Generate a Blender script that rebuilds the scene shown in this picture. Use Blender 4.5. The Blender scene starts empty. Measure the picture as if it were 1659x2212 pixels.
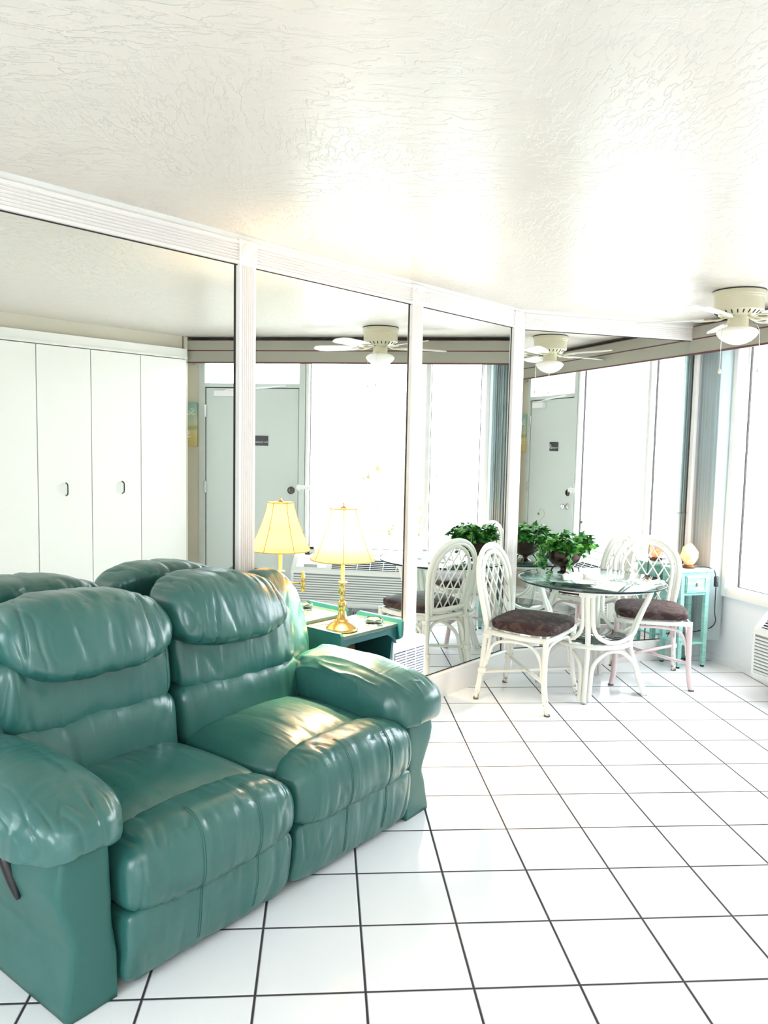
import bpy, bmesh, math, random
from mathutils import Vector, Matrix, noise, Euler
from mathutils.bvhtree import BVHTree
random.seed(7)
C = bpy.context.scene.collection
PI = math.pi
def R(d): return math.radians(d)

# ------------------------------------------------------------------ camera, world, light
S = 0.31
CAMH = 5.00721 * S
YAW, PITCH, ROLL = R(4.42448), R(5.06902), R(1.17406)
cam_d = bpy.data.cameras.new('camera'); cam = bpy.data.objects.new('camera', cam_d); C.objects.link(cam)
cam_d.sensor_fit = 'VERTICAL'; cam_d.sensor_height = 24.0
cam_d.lens = 1720.87 / 2212 * 24.0
cam_d.clip_start = 0.05
fwd = Vector((math.sin(YAW)*math.cos(PITCH), math.cos(YAW)*math.cos(PITCH), -math.sin(PITCH)))
rt = Vector((math.cos(YAW), -math.sin(YAW), 0)); up = rt.cross(fwd)
rr = math.cos(ROLL)*rt + math.sin(ROLL)*up; uu = -math.sin(ROLL)*rt + math.cos(ROLL)*up
m = Matrix.Identity(4)
for i in range(3): m[i][0] = rr[i]; m[i][1] = uu[i]; m[i][2] = -fwd[i]
m[2][3] = CAMH
cam.matrix_world = m
bpy.context.scene.camera = cam
sc = bpy.context.scene
sc.view_settings.view_transform = 'Standard'; sc.view_settings.look = 'None'
sc.view_settings.gamma = 1.0; sc.view_settings.use_curve_mapping = False
sc.view_settings.exposure = 1.15
sc.cycles.max_bounces = 14; sc.cycles.diffuse_bounces = 6; sc.cycles.glossy_bounces = 6; sc.cycles.transmission_bounces = 10
sc.cycles.transparent_max_bounces = 12
sc.cycles.sample_clamp_indirect = 6.0
sc.cycles.use_denoising = True
W = bpy.data.worlds.new('world'); sc.world = W; W.use_nodes = True
bg = W.node_tree.nodes['Background']
bg.inputs[0].default_value = (0.85, 0.93, 1.0, 1); bg.inputs[1].default_value = 7.0

# wall frames ------------------------------------------------------
CEIL = 2.44
azW, azD = R(-13.5), R(76.8)
dW = Vector((math.sin(azW), math.cos(azW), 0)); dD = Vector((math.sin(azD), math.cos(azD), 0))
C1 = Vector((2.838, 5.653, 0)); PD = Vector((1.29, 5.29, 0)); PC = Vector((0.45, 0, 0))
def frame_mat(o, ang): return Matrix.Translation(o) @ Matrix.Rotation(ang, 4, 'Z')
FW = frame_mat(C1, math.atan2(-dW.y, -dW.x))      # x = s towards viewer, y = outward
FD = frame_mat(PD, math.atan2(dD.y, dD.x))         # x = along end wall, y = outward
FA = frame_mat(PD, R(45))                          # x = along mirror wall, y = outward
FC = frame_mat(PC, R(45))                          # x = along closets, y = into room

def area_light(name, mat, loc, sx, sy, energy, color=(1, 1, 1), portal=False, rotx=R(90)):
    d = bpy.data.lights.new(name, 'AREA'); d.shape = 'RECTANGLE'; d.size = sx; d.size_y = sy; d.energy = energy; d.color = color
    o = bpy.data.objects.new(name, d); C.objects.link(o)
    o.matrix_world = mat @ Matrix.Translation(loc) @ Matrix.Rotation(rotx, 4, 'X')
    if portal: d.cycles.is_portal = True
    return o
# portals: light enters through the windows (area light looks along its -Z)
area_light('window_portal', FW, (1.05, 0.16, 1.45), 1.75, 1.85, 1, portal=True, rotx=R(-90))
area_light('transom_portal', FW, (2.37, 0.16, 2.18), 0.95, 0.3, 1, portal=True, rotx=R(-90))
FB = frame_mat(Vector((-3.2, 0.8, 0)), R(-45))      # back wall: x to the right along wall, y into the room
area_light('fill_window_portal', FB, (1.55, -0.16, 1.45), 1.2, 1.4, 1, portal=True, rotx=R(90))  # portal for the added window behind the camera

# ------------------------------------------------------------------ materials
MATS = {}
def mat(name, col, rough=0.5, metal=0.0, **k):
    if name in MATS: return MATS[name]
    M = bpy.data.materials.new(name); M.use_nodes = True; MATS[name] = M
    b = M.node_tree.nodes['Principled BSDF']
    b.inputs['Base Color'].default_value = (*col, 1); b.inputs['Roughness'].default_value = rough; b.inputs['Metallic'].default_value = metal
    for kk, v in k.items():
        b.inputs[kk.replace('_', ' ')].default_value = v
    return M
class NT:
    def __init__(s, M): s.t = M.node_tree; s.b = s.t.nodes['Principled BSDF']
    def n(s, typ, **k):
        x = s.t.nodes.new(typ)
        for a, v in k.items(): setattr(x, a, v)
        return x
    def l(s, a, b): s.t.links.new(a, b)
    def coord(s, scale=(1, 1, 1), rot=(0, 0, 0), kind='Object', loc=(0, 0, 0)):
        tc = s.n('ShaderNodeTexCoord'); mp = s.n('ShaderNodeMapping'); mp.inputs['Scale'].default_value = scale
        mp.inputs['Rotation'].default_value = rot; mp.inputs['Location'].default_value = loc
        s.l(tc.outputs[kind], mp.inputs['Vector']); return mp.outputs['Vector']
    def noise(s, v, scale, detail=3, rough=0.5, dist=0.0, typ='FBM'):
        x = s.n('ShaderNodeTexNoise'); s.l(v, x.inputs['Vector'])
        x.inputs['Scale'].default_value = scale; x.inputs['Detail'].default_value = detail; x.inputs['Roughness'].default_value = rough
        x.inputs['Distortion'].default_value = dist
        return x.outputs['Fac']
    def math(s, op, a, b=None):
        x = s.n('ShaderNodeMath', operation=op)
        for i, v in enumerate((a, b)):
            if v is None: continue
            if isinstance(v, (int, float)): x.inputs[i].default_value = v
            else: s.l(v, x.inputs[i])
        return x.outputs[0]
    def ramp(s, f, stops):
        x = s.n('ShaderNodeValToRGB'); s.l(f, x.inputs[0]); e = x.color_ramp.elements
        while len(e) < len(stops): e.new(0.5)
        for i, (p, c) in enumerate(stops):
            e[i].position = p; e[i].color = (*c, 1) if len(c) == 3 else c
        return x.outputs[0]
    def bump(s, h, dist=0.01, strength=1.0, prev=None):
        x = s.n('ShaderNodeBump'); x.inputs['Distance'].default_value = dist; x.inputs['Strength'].default_value = strength
        s.l(h, x.inputs['Height'])
        if prev is not None: s.l(prev, x.inputs['Normal'])
        return x.outputs[0]
def G(v): return (v, v, v)

white = mat('white_paint', (0.86, 0.86, 0.85), 0.42)
wallp = mat('wall_paint', (0.84, 0.87, 0.90), 0.6)
beige = mat('beige_wall_paint', (0.70, 0.66, 0.56), 0.6)
trimw = mat('gloss_trim_paint', (0.90, 0.87, 0.85), 0.3)
doorp = mat('door_grey_paint', (0.60, 0.66, 0.63), 0.35)
closetp = mat('closet_white', (0.90, 0.90, 0.86), 0.35)
blackm = mat('black_plastic', (0.012, 0.012, 0.014), 0.35)
darkgap = mat('dark_gap', (0.03, 0.022, 0.02), 0.7)
brownline = mat('dark_red_brown_paint', (0.10, 0.03, 0.025), 0.5)
valm = mat('valance_beige', (0.34, 0.325, 0.27), 0.5)
blindm = mat('blind_grey', (0.78, 0.84, 0.84), 0.5)
chrome = mat('chrome', (0.75, 0.75, 0.76), 0.18, 1.0)
acw = mat('ac_plastic', (0.78, 0.80, 0.77), 0.4)
acdark = mat('ac_grille_dark', (0.02, 0.03, 0.05), 0.6)
fanm = mat('fan_cream_metal', (0.66, 0.62, 0.46), 0.3)
fanw = mat('fan_blade_white', (0.85, 0.84, 0.82), 0.35)
opal = mat('opal_glass', (0.92, 0.91, 0.88), 0.2, 0.0, Subsurface_Weight=0.3)
brass = mat('polished_brass', (0.66, 0.43, 0.16), 0.18, 1.0)
bronze = mat('aged_bronze', (0.055, 0.035, 0.028), 0.25, 0.8)
teal = mat('teal_painted_wood', (0.012, 0.095, 0.11), 0.35)
mirrorm = mat('mirror_glass', (0.90, 0.925, 0.90), 0.0, 1.0)
canew = mat('rattan_white', (0.84, 0.83, 0.77), 0.38)
canep = mat('rattan_pinkish', (0.70, 0.56, 0.56), 0.4)
brownwood = mat('bare_brown_wood', (0.36, 0.22, 0.12), 0.6)
cable_w = mat('white_cable', (0.8, 0.8, 0.8), 0.4)
cloth = mat('white_cloth', (0.88, 0.87, 0.85), 0.8)
greyfoot = mat('grey_rubber', (0.12, 0.11, 0.11), 0.7)

def glass(name, col, ior=1.45, rough=0.0):
    M = mat(name, col, rough); b = M.node_tree.nodes['Principled BSDF']
    b.inputs['Transmission Weight'].default_value = 1.0; b.inputs['IOR'].default_value = ior
    return M
def thinglass(name, tint, g0=0.05, g1=0.85):
    M = bpy.data.materials.new(name); M.use_nodes = True; MATS[name] = M
    t = M.node_tree; t.nodes.clear(); o_ = t.nodes.new('ShaderNodeOutputMaterial'); mx = t.nodes.new('ShaderNodeMixShader')
    tr = t.nodes.new('ShaderNodeBsdfTransparent'); tr.inputs[0].default_value = (*tint, 1)
    gl = t.nodes.new('ShaderNodeBsdfGlossy'); gl.inputs['Roughness'].default_value = 0.0
    lw_ = t.nodes.new('ShaderNodeLayerWeight'); lw_.inputs[0].default_value = 0.5
    p_ = t.nodes.new('ShaderNodeMath'); p_.operation = 'POWER'; p_.inputs[1].default_value = 4.0; t.links.new(lw_.outputs['Facing'], p_.inputs[0])
    mu = t.nodes.new('ShaderNodeMath'); mu.operation = 'MULTIPLY_ADD'; mu.inputs[1].default_value = g1; mu.inputs[2].default_value = g0; t.links.new(p_.outputs[0], mu.inputs[0])
    t.links.new(mu.outputs[0], mx.inputs[0]); t.links.new(tr.outputs[0], mx.inputs[1]); t.links.new(gl.outputs[0], mx.inputs[2]); t.links.new(mx.outputs[0], o_.inputs[0])
    return M
tableglass = thinglass('green_table_glass', (0.80, 0.93, 0.89))
clearglass = glass('clear_glass', (0.97, 0.99, 0.98))
t_ = blindm.node_tree; _b = t_.nodes['Principled BSDF']; _tl = t_.nodes.new('ShaderNodeBsdfTranslucent'); _tl.inputs[0].default_value = (0.8, 0.88, 0.9, 1)
_mx = t_.nodes.new('ShaderNodeMixShader'); _mx.inputs[0].default_value = 0.4; t_.links.new(_b.outputs[0], _mx.inputs[1]); t_.links.new(_tl.outputs[0], _mx.inputs[2]); t_.links.new(_mx.outputs[0], t_.nodes['Material Output'].inputs[0])
# window pane: thin glass (mostly transparent, light passes)
M = bpy.data.materials.new('window_pane'); M.use_nodes = True; MATS['window_pane'] = M
t = M.node_tree; t.nodes.clear(); o_ = t.nodes.new('ShaderNodeOutputMaterial'); mx = t.nodes.new('ShaderNodeMixShader')
tr = t.nodes.new('ShaderNodeBsdfTransparent'); gl = t.nodes.new('ShaderNodeBsdfGlossy'); gl.inputs['Roughness'].default_value = 0.0
mx.inputs[0].default_value = 0.05; t.links.new(tr.outputs[0], mx.inputs[1]); t.links.new(gl.outputs[0], mx.inputs[2]); t.links.new(mx.outputs[0], o_.inputs[0])
panem = M

# leather
def leather(name, axis):
    M = mat(name, (0.020, 0.090, 0.082), 0.30); n = NT(M)
    v = n.coord((1, 1, 1))
    mot = n.noise(v, 5, 4, 0.6)
    n.l(n.ramp(mot, [(0.0, (0.016, 0.100, 0.094)), (1.0, (0.042, 0.165, 0.148))]), n.b.inputs['Base Color'])
    sc_ = (9, 2.2, 2.2) if axis == 'x' else (2.2, 9, 2.2) if axis == 'y' else (6, 6, 6)
    w = n.noise(n.coord(sc_), 1.0, 2.0, 0.45, 0.35)
    w2 = n.noise(n.coord(tuple(2.3*a for a in sc_), loc=(3, 1, 2)), 1.0, 1.5, 0.45, 0.45)
    rid = n.math('POWER', n.math('MULTIPLY', n.math('ABSOLUTE', n.math('SUBTRACT', w2, 0.5)), 2.5), 2.0)
    b1 = n.bump(w, 0.018, 0.65)
    b1 = n.bump(rid, 0.007, 0.45, b1)
    f = n.noise(n.coord((30, 30, 30)), 1.0, 3, 0.6, 0.5)
    b2 = n.bump(f, 0.0012, 0.45, b1)
    n.l(b2, n.b.inputs['Normal'])
    n.b.inputs['Specular IOR Level'].default_value = 0.75
    n.b.inputs['Roughness'].default_value = 0.31
    return M
leaX = leather('green_leather_gathered', 'x'); leaY = leather('green_leather_arm', 'y')
M = mat('green_vinyl_panel', (0.025, 0.128, 0.114), 0.42); n = NT(M)
n.l(n.bump(n.noise(n.coord((1, 1, 1)), 5, 2), 0.012, 0.5, n.bump(n.noise(n.coord((1, 1, 1)), 300, 2), 0.0006, 0.5)), n.b.inputs['Normal'])
leaP = M

# floor tiles
M = mat('floor_tile', (0.9, 0.9, 0.9), 0.12); n = NT(M)
tc = n.n('ShaderNodeTexCoord'); sp = n.n('ShaderNodeSeparateXYZ'); n.l(tc.outputs['Object'], sp.inputs[0])
def gd(o, off):
    a = n.math('DIVIDE', n.math('SUBTRACT', o, off), S); a = n.math('FRACT', n.math('ADD', a, 40.5)); return n.math('ABSOLUTE', n.math('SUBTRACT', a, 0.5))
dmin = n.math('MINIMUM', gd(sp.outputs[0], 0.45029*S), gd(sp.outputs[1], 0.83697*S))
gm = n.ramp(dmin, [(0.0105, G(0)), (0.0145, G(1))])
mixn = n.n('ShaderNodeMix', data_type='RGBA'); n.l(gm, mixn.inputs[0])
spk = n.ramp(n.noise(n.coord((1, 1, 1)), 1.2, 2), [(0.3, (0.86, 0.87, 0.90)), (0.7, (0.92, 0.92, 0.93))])
mixn.inputs[6].default_value = (0.035, 0.028, 0.036, 1); n.l(spk, mixn.inputs[7]); n.l(mixn.outputs[2], n.b.inputs['Base Color'])
n.l(n.ramp(dmin, [(0.0105, G(0.8)), (0.0145, G(0.13))]), n.b.inputs['Roughness'])
n.l(n.bump(n.ramp(dmin, [(0.008, G(0)), (0.02, G(1))]), 0.002, 1.0), n.b.inputs['Normal'])
tilem = M

# ceiling skip-trowel texture
M = mat('ceiling_plaster', (0.71, 0.66, 0.595), 0.34); n = NT(M)
va = n.coord((1.0, 2.3, 1), rot=(0, 0, R(22)))
a1 = n.noise(va, 9, 6, 0.58, 0.7)
p1 = n.ramp(a1, [(0.46, G(0)), (0.50, G(0.85)), (0.62, G(1.0))])
vb = n.coord((2.6, 0.8, 1), rot=(0, 0, R(-35)))
a2 = n.noise(vb, 14, 5, 0.6, 0.4)
p2 = n.ramp(a2, [(0.50, G(0)), (0.54, G(1))])
big = n.ramp(n.noise(n.coord((1, 1, 1)), 1.3, 2), [(0.42, G(0)), (0.58, G(1))])
sel = n.n('ShaderNodeMix', data_type='RGBA'); n.l(big, sel.inputs[0]); n.l(p1, sel.inputs[6]); n.l(p2, sel.inputs[7])
n.l(n.bump(sel.outputs[2], 0.0032, 0.75, n.bump(n.noise(n.coord((1, 1, 1)), 45, 4, 0.7), 0.0016, 0.5)), n.b.inputs['Normal'])
ceilm = M

# distressed aqua wood
M = mat('distressed_aqua', (0.3, 0.6, 0.55), 0.5); n = NT(M)
f = n.noise(n.coord((1, 1, 1)), 18, 6, 0.7)
aq = n.ramp(n.noise(n.coord((1, 1, 5)), 9, 4), [(0.3, (0.20, 0.46, 0.40)), (0.6, (0.33, 0.62, 0.56)), (0.8, (0.5, 0.72, 0.68))])
mk = n.ramp(f, [(0.655, G(0)), (0.67, G(1))])
mixn = n.n('ShaderNodeMix', data_type='RGBA'); n.l(mk, mixn.inputs[0]); n.l(aq, mixn.inputs[6]); mixn.inputs[7].default_value = (0.28, 0.12, 0.08, 1)
n.l(mixn.outputs[2], n.b.inputs['Base Color']); n.l(n.bump(mk, 0.001, 0.5), n.b.inputs['Normal'])
aquam = M

# seat fabric
M = mat('brown_swirl_fabric', (0.08, 0.03, 0.03), 0.75); n = NT(M)
f = n.noise(n.coord((1, 1, 1)), 6.5, 1.5, 0.4, 1.6)
w = n.math('MULTIPLY', n.math('PINGPONG', n.math('MULTIPLY', f, 4.0), 0.5), 2.0)
n.l(n.ramp(w, [(0.0, (0.016, 0.003, 0.005)), (0.5, (0.026, 0.004, 0.006)), (0.62, (0.080, 0.050, 0.036)), (0.72, (0.040, 0.018, 0.016)), (1.0, (0.060, 0.034, 0.026))]), n.b.inputs['Base Color'])
n.l(n.bump(n.noise(n.coord((1, 1, 1)), 400, 2), 0.0005, 0.6), n.b.inputs['Normal'])
seatm = M

# worn rattan for feet
M = mat('rattan_chipped', (0.8, 0.78, 0.7), 0.45); n = NT(M)
f = n.noise(n.coord((1, 1, 1)), 45, 5, 0.7); tc = n.n('ShaderNodeTexCoord'); sp = n.n('ShaderNodeSeparateXYZ'); n.l(tc.outputs['Object'], sp.inputs[0])
lowm = n.ramp(sp.outputs[2], [(0.02, G(0.16)), (0.13, G(0.0))])
mk = n.ramp(n.math('ADD', f, lowm), [(0.66, (0.84, 0.83, 0.77)), (0.68, (0.34, 0.27, 0.22))])
n.l(mk, n.b.inputs['Base Color']); canechip = M

# leaf
M = mat('ivy_leaf', (0.05, 0.25, 0.04), 0.4); n = NT(M)
oi = n.noise(n.coord((1, 1, 1)), 22, 2)
n.l(n.ramp(oi, [(0.30, (0.004, 0.05, 0.016)), (0.47, (0.018, 0.17, 0.022)), (0.62, (0.14, 0.44, 0.05))]), n.b.inputs['Base Color'])
leafm = M
stemm = mat('ivy_stem', (0.30, 0.42, 0.22), 0.6)

# lampshade (translucent fabric)
M = bpy.data.materials.new('lamp_shade_fabric'); M.use_nodes = True; MATS['lamp_shade_fabric'] = M
t = M.node_tree; b = t.nodes['Principled BSDF']; b.inputs['Base Color'].default_value = (0.36, 0.24, 0.10, 1); b.inputs['Roughness'].default_value = 0.8
tl = t.nodes.new('ShaderNodeBsdfTranslucent'); tl.inputs[0].default_value = (0.21, 0.142, 0.072, 1); mx = t.nodes.new('ShaderNodeMixShader'); mx.inputs[0].default_value = 0.30
out = t.nodes['Material Output']; t.links.new(b.outputs[0], mx.inputs[1]); t.links.new(tl.outputs[0], mx.inputs[2]); t.links.new(mx.outputs[0], out.inputs[0])
shadem = M
shadetrim = mat('shade_piping', (0.70, 0.46, 0.20), 0.7)
bulbm = mat('glowing_bulb', (1, 0.8, 0.5), 0.4, 0.0, Emission_Color=(1, 0.72, 0.40, 1), Emission_Strength=25.0)
# salt crystal
M = mat('salt_crystal', (0.95, 0.45, 0.30), 0.45); n = NT(M)
f = n.noise(n.coord((1, 1, 1)), 14, 4, 0.6, 1.0)
n.l(n.ramp(f, [(0.35, (0.85, 0.30, 0.20)), (0.6, (0.98, 0.60, 0.42)), (0.8, (1.0, 0.85, 0.7))]), n.b.inputs['Base Color'])
n.l(n.ramp(f, [(0.35, (0.9, 0.18, 0.05)), (0.65, (1.0, 0.42, 0.12))]), n.b.inputs['Emission Color']); n.b.inputs['Emission Strength'].default_value = 0.55
n.b.inputs['Subsurface Weight'].default_value = 0.3
saltm = M
# picture: teal sky over sand
M = mat('beach_canvas', (0.6, 0.6, 0.5), 0.7); n = NT(M)
tc = n.n('ShaderNodeTexCoord'); sp = n.n('ShaderNodeSeparateXYZ'); n.l(tc.outputs['Object'], sp.inputs[0])
h = n.math('ADD', sp.outputs[2], n.math('MULTIPLY', n.noise(n.coord((1, 1, 1)), 8, 4), 0.05))
n.l(n.ramp(h, [(0.0, (0.62, 0.50, 0.18)), (0.17, (0.72, 0.62, 0.30)), (0.20, (0.38, 0.42, 0.24)), (0.23, (0.60, 0.64, 0.46)), (0.42, (0.28, 0.52, 0.48))]), n.b.inputs['Base Color'])
picm = M
# outside
M = mat('hedge_leaves', (0.10, 0.14, 0.05), 0.8); n = NT(M)
n.l(n.ramp(n.noise(n.coord((1, 1, 1)), 6, 5, 0.7), [(0.3, (0.28, 0.25, 0.14)), (0.55, (0.50, 0.47, 0.28)), (0.75, (0.75, 0.70, 0.52))]), n.b.inputs['Base Color'])
hedgem = M
concm = mat('pale_concrete', (0.70, 0.70, 0.68), 0.8)

# ------------------------------------------------------------------ mesh helpers
def obj(name, bm, material, parent=None, smooth=True, autos=None):
    me = bpy.data.meshes.new(name)
    bmesh.ops.recalc_face_normals(bm, faces=bm.faces)
    if smooth:
        for f in bm.faces: f.smooth = True
        if autos:
            for e in bm.edges:
                if len(e.link_faces) == 2 and e.calc_face_angle(0) > R(autos): e.smooth = False
    bm.to_mesh(me); bm.free()
    o = bpy.data.objects.new(name, me); C.objects.link(o)
    if material: me.materials.append(material)
    if parent: o.parent = parent
    return o
def tag(o, label, cat, group=None):
    o['label'] = label; o['category'] = cat
    if group: o['group'] = group
    return o
def struct(o): o['kind'] = 'structure'; return o
def empty(name, M=None, loc=None, rz=0.0):
    o = bpy.data.objects.new(name, None); C.objects.link(o); o.empty_display_size = 0.1
    if M is not None: o.matrix_world = M
    if loc is not None: o.location = loc; o.rotation_euler = (0, 0, rz)
    return o
def box(bm, x0, x1, y0, y1, z0, z1, bev=0.0, seg=2):
    vs = [bm.verts.new((x, y, z)) for x in (x0, x1) for y in (y0, y1) for z in (z0, z1)]
    idx = [(0, 1, 3, 2), (4, 6, 7, 5), (0, 4, 5, 1), (2, 3, 7, 6), (0, 2, 6, 4), (1, 5, 7, 3)]
    fs = [bm.faces.new([vs[i] for i in f]) for f in idx]
    if bev > 0:
        es = set(e for f in fs for e in f.edges)
        bmesh.ops.bevel(bm, geom=list(es), offset=bev, segments=seg, profile=0.5, affect='EDGES')
    return bm
def boxes(*bs, bev=0.0):
    bm = bmesh.new()
    for b_ in bs: box(bm, *b_, bev=bev)
    return bm
def prism(bm, poly, a0, a1, axis='x'):
    """extrude a 2D polygon; axis x: poly is (y,z); y: (x,z); z: (x,y)"""
    def P(p, a): return (a, p[0], p[1]) if axis == 'x' else (p[0], a, p[1]) if axis == 'y' else (p[0], p[1], a)
    A = [bm.verts.new(P(p, a0)) for p in poly]; B = [bm.verts.new(P(p, a1)) for p in poly]
    n_ = len(poly)
    for i in range(n_): bm.faces.new((A[i], A[(i+1) % n_], B[(i+1) % n_], B[i]))
    bm.faces.new(A); bm.faces.new(B)
    return bm
def crom(pts, k=6, closed=False):
    P = [Vector(p) for p in pts]; n_ = len(P); out = []
    rng = range(n_) if closed else range(n_-1)
    for i in rng:
        if closed: a, b_, c, d = P[i-1], P[i], P[(i+1) % n_], P[(i+2) % n_]
        else: a, b_, c, d = P[max(i-1, 0)], P[i], P[i+1], P[min(i+2, n_-1)]
        for j in range(k):
            t_ = j/k
            out.append(0.5*((2*b_) + (c-a)*t_ + (2*a-5*b_+4*c-d)*t_*t_ + (3*b_-a-3*c+d)*t_**3))
    if not closed: out.append(P[-1])
    return out
def tube(bm, pts, r, seg=8, closed=False, smooth=0, caps=True):
    P = crom(pts, smooth, closed) if smooth else [Vector(p) for p in pts]
    n_ = len(P)
    rs = r if isinstance(r, (list, tuple)) else None
    rings = []; prev = None
    for i, p in enumerate(P):
        if closed: tg = P[(i+1) % n_] - P[i-1]
        else: tg = P[min(i+1, n_-1)] - P[max(i-1, 0)]
        if tg.length < 1e-9: tg = Vector((0, 0, 1))
        tg.normalize()
        if prev is None:
            a = Vector((0, 0, 1)) if abs(tg.z) < 0.9 else Vector((1, 0, 0)); nrm = tg.cross(a).normalized()
        else:
            nrm = (prev - tg*prev.dot(tg))
            nrm = nrm.normalized() if nrm.length > 1e-6 else tg.orthogonal().normalized()
        prev = nrm; bi = tg.cross(nrm)
        if rs is None: rad = r
        else:
            f_ = i/(max(n_-1, 1))*(len(rs)-1); k0 = int(f_); k1 = min(k0+1, len(rs)-1); rad = rs[k0]*(1-(f_-k0))+rs[k1]*(f_-k0)
        rings.append([bm.verts.new(p + rad*(math.cos(2*PI*j/seg)*nrm + math.sin(2*PI*j/seg)*bi)) for j in range(seg)])
    m_ = n_ if closed else n_-1
    for i in range(m_):
        A = rings[i]; B = rings[(i+1) % n_]
        for j in range(seg): bm.faces.new((A[j], A[(j+1) % seg], B[(j+1) % seg], B[j]))
    if caps and not closed: bm.faces.new(rings[0]); bm.faces.new(rings[-1])
    return bm
def lathe(bm, prof, seg=32, c=(0, 0, 0), sx=1.0, sy=1.0, cap=True):
    rings = []
    for r_, z in prof:
        rings.append([bm.verts.new((c[0]+sx*r_*math.cos(2*PI*j/seg), c[1]+sy*r_*math.sin(2*PI*j/seg), c[2]+z)) for j in range(seg)])
    for i in range(len(rings)-1):
        for j in range(seg): bm.faces.new((rings[i][j], rings[i][(j+1) % seg], rings[i+1][(j+1) % seg], rings[i+1][j]))
    if cap:
        if prof[0][0] > 1e-4: bm.faces.new(rings[0])
        if prof[-1][0] > 1e-4: bm.faces.new(rings[-1])
    bmesh.ops.remove_doubles(bm, verts=bm.verts, dist=1e-6)
    return bm
def sphere(bm, c, r, seg=12, s=(1, 1, 1)):
    n_ = seg//2
    prof = [(r*math.sin(PI*i/n_), -r*math.cos(PI*i/n_)) for i in range(n_+1)]
    rings = []
    for q, z in prof:
        if q < 1e-6: rings.append([bm.verts.new((c[0], c[1], c[2]+z*s[2]))])
        else: rings.append([bm.verts.new((c[0]+s[0]*q*math.cos(2*PI*j/seg), c[1]+s[1]*q*math.sin(2*PI*j/seg), c[2]+z*s[2])) for j in range(seg)])
    for i in range(n_):
        A, B = rings[i], rings[i+1]
        for j in range(seg):
            a = A[j % len(A)]; a2 = A[(j+1) % len(A)]; b_ = B[j % len(B)]; b2 = B[(j+1) % len(B)]
            vs = []
            for v in (a, a2, b2, b_):
                if v not in vs: vs.append(v)
            if len(vs) >= 3: bm.faces.new(vs)
    return bm
def pillow(x0, x1, y0, y1, z0, z1, p=4.0, n_=22, mod=None, wr=0.004, wdir='x', wf=16.0, seed=0.0, pinch=1.0, puff=0.0, sharp=False):
    """rounded-box cushion with gathered wrinkles"""
    bm = bmesh.new(); key = {}
    cx, cy, cz = (x0+x1)/2, (y0+y1)/2, (z0+z1)/2; hx, hy, hz = (x1-x0)/2, (y1-y0)/2, (z1-z0)/2
    nx = n_; 
    def vert(q):
        k = tuple(round(c_, 5) for c_ in q)
        if k in key: return key[k]
        v = Vector(q); L = (abs(v.x)**p + abs(v.y)**p + abs(v.z)**p)**(1/p); u = v/L
        if sharp and v.z < 0:
            k_ = min(1, -v.z/0.5); u = u.lerp(v, k_*k_*(3-2*k_))
        w = Vector((cx+hx*u.x, cy+hy*u.y, cz+hz*u.z))
        if puff: w.z += puff*(1-u.x*u.x)*(1-u.y*u.y)*(1 if u.z > 0 else 0)*max(u.z, 0)
        if mod: w = mod(w, u)
        bv = bm.verts.new(w); key[k] = bv; bv_u[bv] = u; return bv
    bv_u = {}
    g = [-1+2*i/n_ for i in range(n_+1)]
    g = [math.copysign(abs(a)**0.85, a) for a in g]
    for ax in range(3):
        for s_ in (-1, 1):
            for i in range(n_):
                for j in range(n_):
                    q = []
                    for (a, b_) in ((i, j), (i+1, j), (i+1, j+1), (i, j+1)):
                        c_ = [0, 0, 0]; c_[ax] = s_; c_[(ax+1) % 3] = g[a]; c_[(ax+2) % 3] = g[b_]; q.append(vert(c_))
                    try: bm.faces.new(q if s_ > 0 else q[::-1])
                    except ValueError: pass
    bm.normal_update()
    if wr:
        new = {}
        for v in bm.verts:
            u = bv_u[v]; c_ = v.co
            if wdir == 'x': s1 = Vector((c_.x*wf, c_.y*wf*0.22, c_.z*wf*0.22+seed))
            elif wdir == 'y': s1 = Vector((c_.x*wf*0.22, c_.y*wf, c_.z*wf*0.22+seed))
            else: s1 = Vector((c_.x*wf*0.5, c_.y*wf*0.5, c_.z*wf*0.5+seed))
            a = noise.noise(s1) + 0.5*noise.noise(s1*2.1)
            b_ = noise.noise(Vector((c_.x*4+seed, c_.y*4, c_.z*4)))
            edge = max(abs(u.x), abs(u.y), abs(u.z)) if False else sorted((abs(u.x), abs(u.y), abs(u.z)))[1]
            rg = max(0.0, 1-abs(noise.noise(s1*0.8+Vector((7.3, 2.1, 0.5))))*5.0)**2 * min(1.0, 0.25+max(0, noise.noise(c_*5.0+Vector((seed, 3, 1)))*2.2+0.35))
            rg2 = max(0.0, 1-abs(noise.noise(s1*1.7+Vector((1.3, 9.1, seed))))*5.0)**2
            new[v] = v.normal*(wr*a*(0.5+pinch*edge**3)*0.8 + wr*1.2*b_ - wr*1.1*rg*(0.6+0.6*edge) - wr*0.9*rg2*edge**4*pinch)
        for v, d in new.items(): v.co += d
    return bm

# ------------------------------------------------------------------ room shell
def on(M_, o): o.matrix_world = M_; return o
mirx = lambda x: (x-1.29)*math.sqrt(2)
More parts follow.
